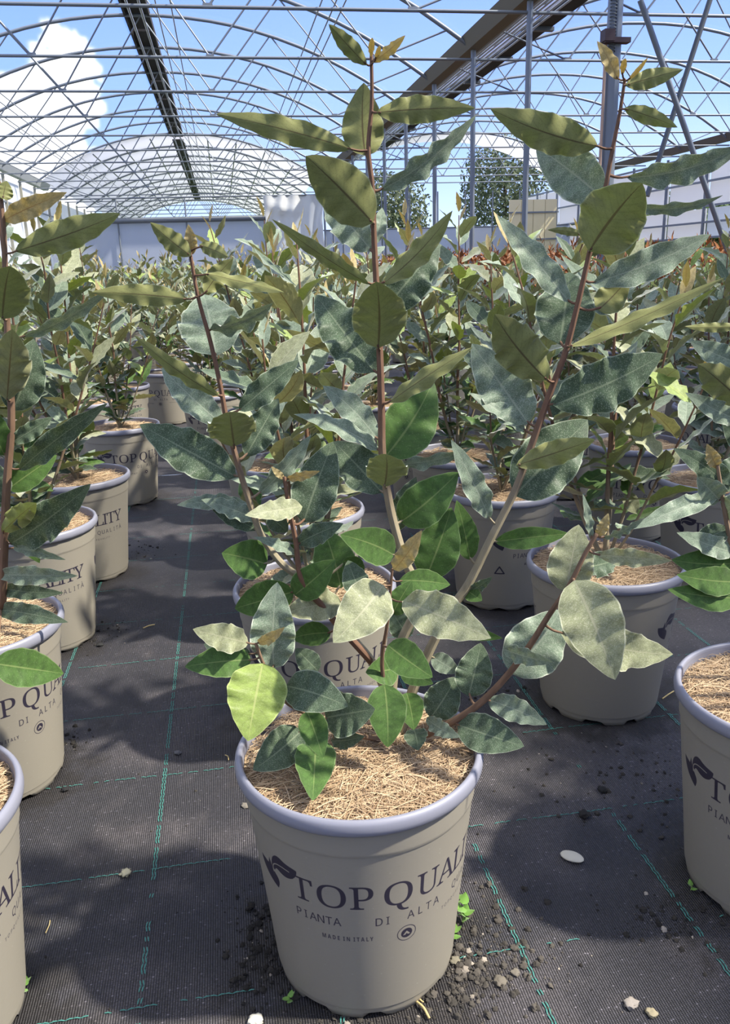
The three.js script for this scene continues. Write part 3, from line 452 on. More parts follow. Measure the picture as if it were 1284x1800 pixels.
// older wood near the base is tan and grey, young shoots are scaly brown
const oldLow = (v) => sstep(0.66 - v.y, 0.0, 0.15);
const hero = group('potted_shrub', [0.115, 0, -0.818]);
tag(hero, 'tall potted shrub standing alone in front, its printed pot facing the open fabric', 'potted plant');
addPot(hero, facing(0.115, -0.818), true, 0);
const U = 180;
tracedPlant(hero, 0.826, [
  { pts: [[698, 1306, .035], [690, 1262, .035], [690, 1200, .03], [705, 1130, .03], [738, 1050, .03], [712, 985, .03], [688, 900, .03], [673, 805, .03], [671, 720, .03], [668, 620, .03], [663, 520, .03], [658, 420, .03], [655, 330, .03], [648, 262, .03], [654, 180, .03], [653, 92, .03]], r0: 0.0075, r1: 0.0016, old: oldLow },
  { pts: [[696, 1304, .035], [680, 1225, .04], [655, 1165, .04], [605, 1105, .04], [548, 1028, .035], [500, 995, .025], [462, 945, .02], [438, 880, .015], [414, 800, .01], [398, 735, .01], [388, 680, .01], [370, 600, .01], [348, 520, .01], [334, 442, .01]], r0: 0.006, r1: 0.0016, old: oldLow },
  { pts: [[700, 1306, .04], [722, 1225, .045], [757, 1140, .05], [797, 1066, .05], [822, 1030, .05], [866, 942, .05], [906, 862, .05], [936, 780, .05], [967, 692, .05], [995, 618, .05], [1015, 540, .05], [1040, 432, .05], [1064, 335, .05], [1076, 270, .05], [1090, 200, .05], [1099, 140, .05]], r0: 0.0072, r1: 0.0016, old: oldLow },
  { pts: [[702, 1305, .03], [745, 1292, .02], [790, 1272, .01], [842, 1238, 0], [890, 1190, -.01], [935, 1130, -.02], [965, 1082, -.025], [1002, 1028, -.03], [1030, 972, -.03], [1050, 938, -.03]], r0: 0.0056, r1: 0.002, old: () => 0.12 },
  { pts: [[693, 1304, .03], [620, 1290, .0], [540, 1255, -.02], [497, 1228, -.03], [468, 1178, -.035], [450, 1132, -.035]], r0: 0.0032, r1: 0.0018, old: () => 0.2 },
  { pts: [[696, 1300, .03], [672, 1170, .0], [682, 1090, -.02], [690, 1000, -.03]], r0: 0.003, r1: 0.0014, old: () => 0.1 },
  { pts: [[655, 1165, .04], [570, 1070, .02], [530, 1015, .01], [520, 950, .01], [508, 890, .01], [500, 838, .01]], r0: 0.0045, r1: 0.002, old: () => 0 },
], [
  [645, 115, 578, 42, 30, U, 0], [655, 110, 713, 62, 18, 160, 3], [652, 100, 655, 66, 11, U, 3], [660, 105, 668, 80, 9, U, 3],
  [643, 274, 640, 145, 74, U, 0, .0, .012], [662, 198, 836, 190, 46, 175, 0, -.01, 0, { bend: 0.06 }], [618, 262, 378, 200, 44, 185, 0, -.02, 0, { bend: -0.04 }], [668, 335, 838, 202, 36, 38, 1, .03, 0, { bend: 0.04 }],
  [656, 392, 538, 274, 92, U, 0, -.05, -.01], [655, 442, 568, 350, 62, 0, 1, .05, .012], [658, 430, 672, 365, 26, 0, 1, .03, .015],
  [650, 500, 478, 385, 27, 152, 0, -.02, 0, { bend: -0.06 }], [672, 500, 796, 370, 40, 160, 0, -.03, 0, { bend: 0.05 }], [675, 545, 773, 427, 76, 5, 0, .04, .012], [665, 612, 662, 495, 98, U, 0, -.06, -.008, { round: 0.9 }],
  [660, 655, 555, 518, 86, 12, 0, .05, 0, { fold: 0.34 }], [684, 708, 832, 610, 32, 152, 0, -.03, 0, { bend: -0.06 }], [676, 805, 762, 668, 92, 5, 2, .05, .014], [668, 792, 517, 728, 30, 30, 1, .01, 0], [664, 772, 568, 678, 46, 15, 1, .05, .012],
  [672, 866, 586, 776, 74, 15, 0, .05, .012], [676, 856, 678, 798, 74, U, 0, -.05, -.006, { round: 0.9 }], [688, 815, 832, 786, 22, 40, 1, .0, .01], [704, 918, 806, 830, 76, 0, 2, .0, .006], [750, 1014, 794, 892, 78, 5, 2, .01, 0],
  [827, 984, 803, 879, 44, 12, 2, .0, 0], [861, 912, 793, 772, 42, 15, 1, -.01, -.008], [693, 976, 598, 940, 64, 0, 2, -.03, -.012], [692, 1002, 742, 932, 34, 0, 3, -.02, -.01, { label: 'young golden beige leaf' }], [692, 935, 732, 838, 44, 10, 0, .03, .02], [702, 1020, 792, 1028, 42, 0, 2, .02, .025],
  [822, 1042, 866, 1014, 19, 20, 0, -.01], [820, 1036, 848, 1056, 28, 0, 2, -.01],
  [1086, 140, 1050, 72, 24, 15, 3, .0], [1100, 150, 1202, 122, 32, 172, 0, -.015], [1094, 132, 1100, 102, 11, U, 3], [1104, 142, 1140, 100, 8, U, 3], [1098, 190, 1192, 224, 28, U, 0, -.02],
  [1052, 257, 862, 191, 64, 178, 0, -.02, 0, { bend: -0.05 }], [1060, 348, 943, 258, 82, 0, 1, .05, .008], [1102, 312, 1316, 252, 44, 32, 1, .02, .0, { bend: 0.05 }], [1036, 442, 1130, 322, 118, U, 0, -.06, -.01, { round: 0.85 }], [1115, 364, 1272, 343, 20, 35, 1, .04, .04], [1025, 412, 963, 404, 14, U, 0, 0, .02],
  [1002, 532, 874, 378, 46, 25, 1, .02, 0, { wave: 0.14 }], [1042, 498, 1250, 412, 56, 12, 1, .03, -.005, { wave: 0.14 }], [1052, 545, 1108, 486, 52, U, 0, .0, .015], [1000, 610, 1276, 487, 27, 150, 0, -.02, 0, { bend: 0.06 }], [985, 606, 1002, 478, 100, 0, 0, .05, .012], [962, 668, 870, 552, 82, U, 0, -.05, -.008],
  [930, 745, 830, 604, 84, 8, 1, .04, 0], [972, 712, 1166, 622, 88, 8, 0, .02, -.008, { fold: 0.12 }], [925, 757, 824, 690, 28, 35, 1, .0, .006], [908, 818, 1047, 772, 46, U, 0, -.05, -.008, { bend: 0.1 }], [905, 872, 1034, 738, 104, 5, 0, .05, .012], [870, 952, 1002, 938, 38, 12, 2, -.01, -.004],
  [1040, 946, 1025, 868, 14, 30, 1, .0], [1050, 944, 1070, 902, 20, 10, 3, .0], [1060, 946, 1134, 910, 13, 55, 1, .0], [1050, 975, 1182, 986, 32, 15, 5, -.02], [996, 1042, 1018, 922, 78, 0, 5, .02, .006], [1010, 1020, 1082, 1195, 104, 0, 5, -.05, -.012, { label: 'large pale leaf, sunlight put into its colour' }], [1022, 1000, 1086, 984, 44, 0, 0, .04, .012], [985, 1112, 1184, 1150, 72, 5, 5, .02, .004],
  [885, 1140, 973, 1164, 30, 25, 1, -.03, -.006], [898, 1184, 986, 1072, 98, 0, 1, .04, .02], [858, 1230, 962, 1274, 44, 5, 1, -.03], [805, 1274, 922, 1312, 66, 0, 0, -.03, -.01], [750, 1262, 810, 1296, 28, 15, 1, -.03, -.012], [824, 1224, 846, 1130, 64, 0, 0, .03, .014], [757, 1262, 802, 1190, 62, 0, 0, .03, .008],
  [676, 1203, 682, 1314, 68, 0, 2, -.03, -.02], [715, 1218, 728, 1283, 48, 0, 2, -.03, -.03], [728, 1282, 736, 1319, 42, 0, 0, -.02, -.02], [698, 1174, 643, 1182, 54, 0, 2, -.02, -.012], [682, 1134, 761, 1191, 62, 0, 2, -.03, -.03], [706, 1182, 762, 1202, 34, 0, 2, -.02, -.02], [708, 1056, 864, 1122, 78, 0, 5, -.05, -.03], [800, 1108, 884, 1122, 24, 10, 2, -.02, -.01], [760, 1154, 808, 1182, 34, 0, 1, -.01],
  [674, 1028, 586, 1130, 88, 0, 5, -.05, -.015], [600, 1060, 499, 1078, 56, 5, 5, -.03, -.01], [482, 1174, 488, 1023, 78, 0, 1, .02, .012], [437, 1130, 339, 1106, 50, 0, 5, -.02], [453, 1130, 501, 1102, 20, 10, 3, -.02], [442, 1160, 325, 1172, 56, 8, 2, -.01, .0], [462, 1166, 436, 1303, 102, 0, 4, -.05, -.015, { label: 'light green leaf, sun glow put into its colour', fold: 0.15 }],
  [503, 1206, 612, 1242, 72, 0, 0, -.03, -.012, { round: 0.9 }], [572, 1262, 660, 1246, 78, 0, 0, -.02, 0], [540, 1250, 568, 1332, 50, 0, 2, -.035, -.02], [556, 1302, 550, 1408, 72, 0, 2, -.035, -.012], [530, 1284, 445, 1354, 68, 0, 0, -.03, -.005], [582, 1302, 642, 1294, 30, 0, 0, -.02],
  [470, 992, 390, 972, 70, 0, 2, -.01], [517, 1040, 413, 1070, 64, 0, 2, .02, .012], [518, 1046, 590, 984, 58, 0, 2, -.01], [524, 956, 604, 920, 38, 8, 0, -.01], [522, 974, 446, 944, 20, 25, 1, -.02], [532, 890, 431, 906, 38, 18, 5, -.04, -.012, { wave: 0.12 }], [457, 916, 354, 878, 32, 22, 1, .01], [438, 888, 311, 888, 28, 20, 1, .03, .008], [452, 932, 368, 888, 32, 0, 0, .02, .006],
  [416, 838, 245, 746, 76, 5, 0, .02, 0], [412, 785, 404, 724, 86, U, 0, -.06, -.008, { round: 0.95 }], [420, 722, 526, 632, 46, 8, 0, .02, -.005], [432, 802, 490, 700, 54, 5, 0, .03, .008], [393, 748, 284, 646, 52, 8, 1, .04, .004], [385, 696, 235, 588, 28, 152, 0, -.02, 0, { bend: -0.08 }], [380, 626, 358, 517, 106, 0, 1, .05, .012, { round: 0.9 }], [368, 580, 480, 532, 30, 50, 1, -.02],
  [330, 526, 160, 514, 38, 182, 0, -.02], [336, 450, 264, 391, 36, 172, 0, -.015], [337, 448, 331, 394, 22, 0, 3, -.005], [350, 430, 402, 452, 26, U, 0, -.02], [360, 480, 500, 514, 22, 150, 0, -.02], [360, 516, 410, 454, 36, U, 0, .0, .006], [534, 918, 586, 776, 78, 5, 0, .03, .012], [455, 868, 547, 764, 34, 25, 1, .01],
  [500, 842, 477, 820, 12, 10, 3, 0], [504, 842, 563, 828, 16, 30, 3, -.01], [600, 1034, 568, 928, 72, 0, 2, .05, .014], [582, 1112, 514, 1122, 42, 0, 2, .02, .01], [442, 1150, 358, 1132, 36, 0, 0, .02, .006], [640, 1050, 612, 985, 46, 0, 0, .03, .01], [470, 905, 506, 935, 34, 0, 0, .02, .01], [690, 1080, 725, 1020, 40, 0, 2, .01, .01], [560, 1180, 520, 1140, 40, 0, 0, .02, .02], [720, 1120, 690, 1075, 44, 0, 0, .02, .012], [604, 985, 640, 1010, 40, 0, 2, .02, .02],
], 100);

// ---------------------------------------------------------------- shrubs of the rows around, grown by rule
const VARIANTS = []; for (let k = 0; k < KINDS.length; k++) { VARIANTS.push([]); for (let v = 0; v < 4; v++) VARIANTS[k].push({ mid: leafGeo({ L: 0.1, W: 0.044, kind: k, seed: 500 + k * 10 + v, nl: 9, nw: 3, bend: [0.06, -0.05, 0.1, 0.02][v], fold: [0.3, 0.2, 0.4, 0.25][v], wave: 0.08, round: 0.4 }), low: leafGeo({ L: 0.1, W: 0.044, kind: k, seed: 500 + k * 10 + v, nl: 6, nw: 2, bend: [0.06, -0.05, 0.1, 0.02][v], fold: [0.3, 0.2, 0.4, 0.25][v], wave: 0.07, round: 0.4 }) }); }
function grow(seed, tallness = 1) {                   // stems as point lists and leaves as matrices
  const R = rng(seed), stems = [], leaves = [], ns = 5 + Math.floor(R() * 2.4), a0 = R() * 6.28;
  const put = (p, az, el, L, w, kind) => {
    const ax = V(Math.cos(az) * Math.cos(el), Math.sin(el), Math.sin(az) * Math.cos(el)), side = V(-Math.sin(az), 0, Math.cos(az)), n = side.clone().cross(ax).normalize(); if (n.y < 0) n.negate();
    n.applyAxisAngle(ax, (R() - 0.5) * 1.1); const xa = ax.clone().cross(n).normalize();
    leaves.push({ p: p.clone().addScaledVector(ax, 0.008), q: new THREE.Quaternion().setFromRotationMatrix(new THREE.Matrix4().makeBasis(xa, ax, n)), s: V(w, L / 0.1, w), kind, v: Math.floor(R() * 4), from: p.clone() });
  };
  for (let s = 0; s < ns; s++) {
    const az = a0 + s * 6.283 / ns + R() * 0.7, lean = s === 0 ? 0.06 : 0.16 + R() * 0.36, H = (s === 0 ? 0.60 : 0.26 + R() * 0.34) * tallness * (0.92 + R() * 0.16), pts = [];
    for (let k = 0; k <= 6; k++) { const t = k / 6, r = lean * H * Math.pow(t, 0.8); pts.push(V(Math.cos(az) * r + (R() - .5) * 0.012 * t, 0.268 + H * t, Math.sin(az) * r + (R() - .5) * 0.012 * t)); }
    const c = new THREE.CatmullRomCurve3(pts), n = Math.round(H / 0.0205); let la = R() * 6.28;
    for (let i = 1; i <= n; i++) {
      const t = i / n, y = t; la += 2.4 + (R() - 0.5) * 0.5; const top = sstep(t, 0.86, 1.0), L = lerp(0.075 + R() * 0.04, 0.035 + R() * 0.02, top) * (t < 0.25 ? 0.75 : 1), el = lerp(t < 0.3 ? 0.1 + R() * 0.4 : 0.35 + R() * 0.5, 1.15, top);
      const low = c.getPoint(t).y < 0.45, kind = top > 0.75 ? 3 : low ? [2, 2, 0, 1, 5][Math.floor(R() * 5)] : [1, 1, 5, 5, 0, 5, 4, 0, 1][Math.floor(R() * 9)];
      put(c.getPoint(t), la, el, L, lerp(0.95, 0.6, top) * L / 0.1 * (0.9 + R() * 0.3), kind);
    }
    stems.push({ pts, r0: 0.005 - s * 0.0004, r1: 0.0014 });
  }
  return { stems, leaves };
}
function shrubGeos(plan, detail) {
  const st = plan.stems.map((s) => barkTint(mergeGeometries([tube(s.pts, (t) => lerp(s.r0, s.r1, t), detail ? 6 : 4, detail ? 14 : 6)]), (v) => sstep(0.5 - v.y, 0, 0.2)));
  return st;
}
const PLANS = [211, 223, 237, 241, 251, 263, 277, 281].map((s, i) => grow(s, [1, 1.1, 0.86, 1.05, 0.8, 1.12, 1, 1.04][i]));
const STEMS_HI = PLANS.map((p) => shrubGeos(p, true)), STEMS_LO = PLANS.map((p) => mergeGeometries(shrubGeos(p, false)));
const FOLIAGE = PLANS.map((p) => mergeGeometries(p.leaves.map((l) => { const g = VARIANTS[l.kind][l.v].low.clone(); g.applyMatrix4(new THREE.Matrix4().compose(l.p, l.q, l.s)); return g; })));
function leafyShrub(name, x, z, plan, turn, print, label, grp, keep = null, fine = false, k = 0) {
  const g = group(name, [x, 0, z]); tag(g, label, 'potted plant', grp);
  addPot(g, print, fine, k);
  const q0 = new THREE.Quaternion().setFromAxisAngle(V(0, 1, 0), turn), P = PLANS[plan];
  for (const s of STEMS_HI[plan]) mesh('stem', s, barkMat, g).quaternion.copy(q0);
  for (const l of P.leaves) {
    const p = l.p.clone().applyQuaternion(q0); if (keep && !keep(p.clone().add(g.position), l)) continue;
    const m = mesh('leaf', VARIANTS[l.kind][l.v].mid, leafMat, g); m.position.copy(p); m.quaternion.copy(q0).multiply(l.q); m.scale.copy(l.s);
  }
  return g;
}
const D2R = Math.PI / 180;
// the left neighbours and right neighbours of the front plant
const A = leafyShrub('potted_shrub', ...POT.A, 0, 2.0, facing(...POT.A) + 40 * D2R * 0, 'potted shrub whose printed pot has tiny green seedlings sprouting at its foot', null, (p) => project(p)[0] < -90, true, 1);
const B = group('potted_shrub', [POT.B[0], 0, POT.B[1]]); tag(B, 'potted shrub with one big glossy leaf drooping across its pot lettering', 'potted plant'); addPot(B, facing(...POT.B) + 15 * D2R, true, 2);
tracedPlant(B, 1.21, [
  { pts: [[2, 1068], [6, 985], [12, 850], [20, 740], [14, 600], [10, 500], [6, 400], [-2, 320]], r0: 0.008, r1: 0.003, old: () => 0.1 },
  { pts: [[-30, 1068, .02], [-60, 900, .04], [-80, 650, .04], [-90, 450, .04]], r0: 0.006, r1: 0.002, old: () => 0.2 },
], [
  [5, 388, 118, 338, 36, 0, 3, -.02], [26, 442, 212, 375, 54, U, 0, -.03], [4, 560, 18, 468, 84, U, 0, -.07, -.02], [42, 592, 196, 505, 22, 40, 1, -.01], [12, 705, 22, 578, 70, U, 1, -.06, -.01], [22, 722, 60, 596, 70, 0, 0, .03, .01], [34, 826, 190, 708, 40, 15, 0, -.03], [20, 778, 92, 733, 30, 5, 0, .02], [4, 935, 64, 884, 40, U, 4, -.05, -.01], [18, 956, 160, 850, 66, 5, 0, -.04], [22, 962, 116, 984, 18, 20, 1, -.02], [-4, 1010, 137, 1012, 34, 10, 1, -.05], [-6, 1032, 112, 1042, 28, 10, 0, -.03, .01], [-6, 1072, 120, 1094, 36, 5, 0, -.06], [-12, 1166, 112, 1184, 66, 0, 2, -.08, -.03], [0, 650, -40, 560, 60, 0, 1, .02], [10, 880, -50, 800, 60, 0, 0, .02], [8, 800, -30, 700, 50, 0, 2, -.02], [8, 470, 60, 545, 30, 0, 1, .03], [10, 690, 80, 640, 34, 0, 1, .03, .02], [12, 900, 70, 990, 40, 0, 2, .02, .02], [14, 860, 100, 800, 46, 10, 2, .04, .02], [5, 350, 12, 318, 30, U, 0, 0],
], 300);
leafyShrub('potted_shrub', ...POT.C, 1, 0.4, facing(...POT.C) - 44 * D2R, 'potted shrub whose pot turns the ending ALITY toward the aisle, leaf-shadowed', null, null, false, 0);
leafyShrub('potted_shrub', ...POT.D, 5, 2.7, facing(...POT.D) - 38 * D2R, 'potted shrub behind the leaf-shadowed ALITY pot, its own pot reading UALITY', null, null, false, 1);
leafyShrub('potted_shrub', ...POT.E, 2, 1.1, facing(...POT.E) + 16 * D2R, 'small potted shrub with the leaf emblem and TOP QUA showing on its pot', null, null, false, 2);
leafyShrub('potted_shrub', ...POT.K, 3, 4.3, facing(...POT.K) - 6 * D2R, 'potted shrub close behind the tall front shrub, letters OP QU between its leaves', null, null, true, 1);
leafyShrub('potted_shrub', ...POT.G, 6, 2.0, facing(...POT.G) + 110 * D2R, 'potted shrub with a wide coir disc in full sun and its print turned aside', null, (p) => !(project(p)[1] > 930), true, 2);
leafyShrub('potted_shrub', ...POT.J, 0, 5.2, facing(...POT.J) - 128 * D2R, 'potted shrub whose pot shows a small recycling triangle', null, null, false, 0);
leafyShrub('potted_shrub', ...POT.I, 4, 0.9, facing(...POT.I) + 18 * D2R, 'potted shrub whose pot shows the leaf emblem and TO, behind the dark rounded leaves', null, null, false, 1);
const Hs = group('potted_shrub', [POT.H[0], 0, POT.H[1]]); tag(Hs, 'potted shrub beside the white pebble, dark rounded leaves low on its stem', 'potted plant'); addPot(Hs, facing(...POT.H) - 2 * D2R, true, 0);
tracedPlant(Hs, 0.919, [
  { pts: [[1392, 1240], [1350, 1120], [1300, 1010], [1275, 900], [1262, 818]], r0: 0.006, r1: 0.002, old: () => 0.3 },
  { pts: [[1396, 1240, .03], [1370, 1000, .05], [1330, 800, .06], [1310, 640, .06], [1306, 540, .06]], r0: 0.006, r1: 0.0016, old: () => 0.2 },
  { pts: [[1400, 1240, -.02], [1450, 1000, -.04], [1480, 800, -.05]], r0: 0.006, r1: 0.002, old: () => 0.2 },
], [
  [1306, 574, 1204, 574, 17, U, 0, -.02], [1306, 642, 1214, 600, 42, 12, 1, .02], [1312, 712, 1228, 640, 58, U, 0, -.05], [1308, 742, 1205, 690, 36, 10, 1, -.01], [1290, 862, 1184, 788, 42, 10, 0, .02], [1262, 822, 1243, 780, 24, 10, 3, -.01], [1262, 872, 1114, 930, 36, 10, 1, -.04], [1292, 972, 1190, 936, 38, 15, 1, -.02], [1290, 990, 1181, 984, 54, 0, 2, -.01], [1298, 1022, 1190, 1010, 52, 0, 2, -.03], [1304, 1050, 1174, 1036, 50, 0, 2, -.03], [1268, 850, 1310, 800, 40, 0, 0, .02], [1266, 880, 1226, 838, 46, 0, 1, -.02], [1275, 905, 1330, 870, 50, 0, 1, -.03], [1280, 930, 1216, 960, 40, 0, 0, .01], [1330, 800, 1272, 735, 40, 0, 0, .03], [1310, 620, 1340, 540, 50, 0, 1, 0], [1330, 1080, 1290, 1130, 50, 0, 0, -.03], [1340, 900, 1400, 830, 60, 0, 0, -.02], [1450, 1000, 1400, 950, 60, 0, 1, -.02], [1470, 850, 1440, 780, 60, 0, 1, -.02],
], 400);

// further rows: pots on the same grid, seen over and between the front ones
const ROWS = []; { let z = -0.82; for (let r = 0; r < 60; r++) { ROWS.push(z); z -= 0.48; } }
const COLS = []; for (let c = -12; c <= 24; c++) COLS.push(0.115 + c * 0.53);
const Rf = rng(4242), farSpots = [], midSpots = [], placed = [];
ROWS.forEach((z0, r) => COLS.forEach((x0, c) => {
  const x = x0 + (Rf() - 0.5) * (z0 < -3.2 ? 0.16 : 0.06) + (z0 < -3.2 ? 0.16 * Math.sin(z0 * 2.1) : 0), z = z0 + (Rf() - 0.5) * 0.06, turn = Rf() * 6.283, plan = x0 > 0.9 && z0 < -3.4 ? 2 + 2 * Math.floor(Rf() * 2) : Math.floor(Rf() * 8), print = facing(x, z) + (Rf() - 0.5) * 2.2;
  if (x < -5.3 || x > 12 || z < -27) return;
  if (placed.some((q) => Math.hypot(q[0] - x, q[1] - z) < 0.42)) return;
  if (Object.values(POT).some((q) => Math.hypot(q[0] - x, q[1] - z) < 0.36)) return;
  if (x < -0.6 && z > -1.6) return; if (z > -1.1 && (x < 1 || x > 1.5)) return;
  const [px] = project(V(x, 0.5, z)), margin = z > -1.1 ? 2000 : 1450 * 0.25 / Math.max(0.4, -z); if (px < -margin || px > 1284 + margin) return;
  if (Math.abs(x + 0.42) < 0.12 && z > -3.3) return;
  placed.push([x, z]); (z > -4.0 ? midSpots : farSpots).push([x, z, turn, plan, print, r * 37 + c, r, c - 12]);
}));
const NTH = ['first', 'second', 'third', 'fourth', 'fifth', 'sixth', 'seventh', 'eighth', 'ninth'];
const LINE = (c) => c === 0 ? 'straight behind the tall front shrub' : c === 1 ? 'of the line led by the pot beside the pebble' : c === -1 ? 'of the line led by the seedling pot' : c > 1 ? `${NTH[c - 2]} line past the pebble pot line` : `${NTH[-c - 2]} line past the seedling pot line`;
for (const [x, z, turn, plan, print, k, r, c] of midSpots) leafyShrub('potted_shrub', x, z, plan, turn, print, `grey-green potted shrub, ${NTH[r]} pot back, ${LINE(c)}`, 'potted shrubs in the middle rows', null, false, k);
const MID_N = midSpots.length;
farSpots.sort((a, b) => b[1] - a[1]);
const redFoliage = (() => { const g = FOLIAGE[2].clone(); g.scale(1.1, 1.17, 1.1); return g; })();
const redMat = phys({ color: new THREE.Color(0xa8703f), roughness: 1, transmission: 0.3, thickness: 0, side: THREE.DoubleSide });
const isRed = (x, z) => z < -6.5 && x > 2.6 + fbm(x, 0, z) * 0.5;
let built = 0; const rest = [];
for (const s of farSpots) {
  const [x, z, turn, plan, print, k] = s;
  if (built + MID_N >= 250) { rest.push(s); continue; }
  built++;
  const red = isRed(x, z), g = group(red ? 'red_shrub' : 'potted_shrub', [x, 0, z]);
  tag(g, red ? 'rusty red leaved shrub in the block far down the side bay' : 'distant potted shrub in the dense rear rows, leaves grey-green', 'potted plant', red ? 'red leaved shrubs' : 'potted shrubs in the rear rows');
  { const b = mesh('pot', potLo.body, potBody, g); b.rotation.y = print; mesh('rim', potLo.rim, potRim, b); const m = mesh('coir_mulch', discs[k % 3], coirMat, g); }
  for (const m of [mesh('stem', STEMS_LO[plan], barkMat, g), mesh('foliage', red ? redFoliage : FOLIAGE[plan], red ? redMat : leafMat, g)]) { m.rotation.y = turn; m.scale.set(0.87, 1, 0.87); }
}
for (let c = -9; c < 22; c++) for (let r = 0; r < 18; r++) rest.push([0.115 + c * 0.53 + (Rf() - .5) * .06, 1.4 + r * 0.5 + (Rf() - .5) * .06, Rf() * 6.283]);   // the rows go on at the near end
for (let plan = 0; plan < 4; plan++) for (const red of [false, true]) {
  const list = rest.filter((s, i) => i % 4 === plan && isRed(s[0], s[1]) === red); if (!list.length) continue;
  const im = new THREE.InstancedMesh(red ? redFoliage : FOLIAGE[plan * 2], red ? redMat : leafMat, list.length), M = new THREE.Matrix4(); im.castShadow = im.receiveShadow = true;
  list.forEach(([x, z, turn], i) => im.setMatrixAt(i, M.makeRotationY(turn).setPosition(x, 0, z)));
  im.name = numbered(red ? 'red_shrub_field' : 'shrub_field'); tag(im, red ? 'rusty red shrubs merging into a field at the far end' : 'grey-green shrubs merging into a field at the far end', 'shrub field', null, 'stuff'); scene.add(im);
}

// ---------------------------------------------------------------- small things on the fabric
{
  const g = new THREE.SphereGeometry(1, 24, 16), p = g.attributes.position; for (let i = 0; i < p.count; i++) { const v = V(p.getX(i), p.getY(i), p.getZ(i)), n = 1 + 0.12 * fbm(v.x * 1.6, v.y * 1.6, v.z * 1.6, 3); p.setXYZ(i, v.x * n * 0.0165, v.y * n * 0.0035, v.z * n * 0.0105); } g.computeVertexNormals();
  const s = mesh('pebble', g, std(new THREE.Color(0xcfc9b6), 0.8), scene), at = onLevel(1006, 1507, 0.003); s.position.set(at.x, 0.0045, at.z); s.rotation.y = -0.7; tag(s, 'flat oval white pebble lying on the dark fabric', 'pebble');
  // seedlings
  const sm = phys({ color: new THREE.Color(0x7fb04a), roughness: 1, transmission: 0.35, thickness: 0, side: THREE.DoubleSide, clearcoat: 0.3 });
  const leafS = leafGeo({ L: 0.012, W: 0.009, kind: 2, seed: 9, nl: 6, nw: 2, bend: 0.1, fold: 0.2, wave: 0.02, round: 0.9 });
  const stemS = tube([V(0, 0, 0), V(0.001, 0.006, 0), V(0, 0.013, 0.001)], 0.0008, 5, 5), stalk = std(new THREE.Color(0x8fae5a), 0.8);
  const seedling = (px, py, s, label, n) => { const at = onLevel(px, py, 0), t = group('seedling', [at.x, 0, at.z]), R = rng(px); tag(t, label, 'seedling'); t.scale.setScalar(s); mesh('stem', stemS, stalk, t); for (let i = 0; i < n; i++) { const m = mesh('leaf', leafS, sm, t); m.position.set(0, 0.006 + i * 0.0025, 0); m.rotation.set(0.9 + R() * 0.4, 0, 0); m.rotation.order = 'YXZ'; m.rotation.y = i * 2.4 + R(); } };
  seedling(814, 1622, 1.35, 'largest green seedling beside the front pot, leaves stacked upright', 7); seedling(800, 1592, 1.1, 'small pale seedling next to the largest seedling', 4); seedling(797, 1650, 1.0, 'yellowish seedling in the soil crumbs beside the front pot', 4); seedling(42, 1746, 1.15, 'round-leaved seedling at the foot of the neighbouring pot', 5); seedling(508, 1762, 0.8, 'seedling tucked under the shaded side of the front pot', 4); seedling(18, 1796, 1.0, 'seedling hugging the base of the neighbouring pot, half hidden', 4); seedling(1215, 1565, 0.8, 'tiny seedling at the foot of the pot beside the pebble', 3); seedling(188, 1000, 0.9, 'seedling at the foot of the UALITY pot', 4);
  // soil crumbs
  const cg = []; for (let k = 0; k < 4; k++) { const q = mergeVertices(new THREE.IcosahedronGeometry(1, 2).deleteAttribute('normal').deleteAttribute('uv')), a = q.attributes.position; for (let i = 0; i < a.count; i++) { const n = 1 + 1.5 * fbm(a.getX(i) * 2.1 + k * 9, a.getY(i) * 2.1, a.getZ(i) * 2.1, 3); a.setXYZ(i, a.getX(i) * n, a.getY(i) * n * 0.45, a.getZ(i) * n); } q.computeVertexNormals(); cg.push(q); }
  const R = rng(313), spots = [];
  const spill = (px, py, n, sx, sz, big, tone) => { const c = onLevel(px, py, 0); for (let i = 0; i < n; i++) { const g1 = (R() + R() + R() - 1.5) / 1.5, g2 = (R() + R() + R() - 1.5) / 1.5, x = c.x + g1 * sx, z = c.z + g2 * sz, s = 0.0005 + Math.pow(R(), 6) * big * 0.6, d = Math.hypot(x - heroAt.x, z - heroAt.z); if (d < 0.102) continue; spots.push([x, z, s, (R() < 0.06 ? 0.25 : tone * 0.5) * (0.6 + R() * 0.8)]); } };
  spill(840, 1650, 520, 0.13, 0.13, 0.007, 0.1); spill(800, 1720, 360, 0.09, 0.09, 0.007, 0.12); spill(870, 1720, 260, 0.12, 0.08, 0.007, 0.13); spill(460, 1650, 330, 0.07, 0.12, 0.007, 0.03); spill(470, 1720, 160, 0.07, 0.08, 0.006, 0.04); spill(640, 1800, 200, 0.14, 0.03, 0.005, 0.10); spill(1190, 1620, 200, 0.12, 0.08, 0.006, 0.04); spill(250, 970, 120, 0.12, 0.12, 0.006, 0.03); spill(180, 1120, 120, 0.1, 0.12, 0.006, 0.03); spill(110, 1310, 150, 0.06, 0.08, 0.007, 0.03); spill(860, 1200, 160, 0.15, 0.15, 0.006, 0.03); spill(1120, 1370, 300, 0.22, 0.2, 0.006, 0.08); spill(700, 1600, 600, 0.9, 0.9, 0.0035, 0.06);
  const im = new THREE.InstancedMesh(cg[0], std(0xffffff, 0.95), spots.length), M = new THREE.Matrix4(), Q = new THREE.Quaternion(); im.castShadow = im.receiveShadow = true;
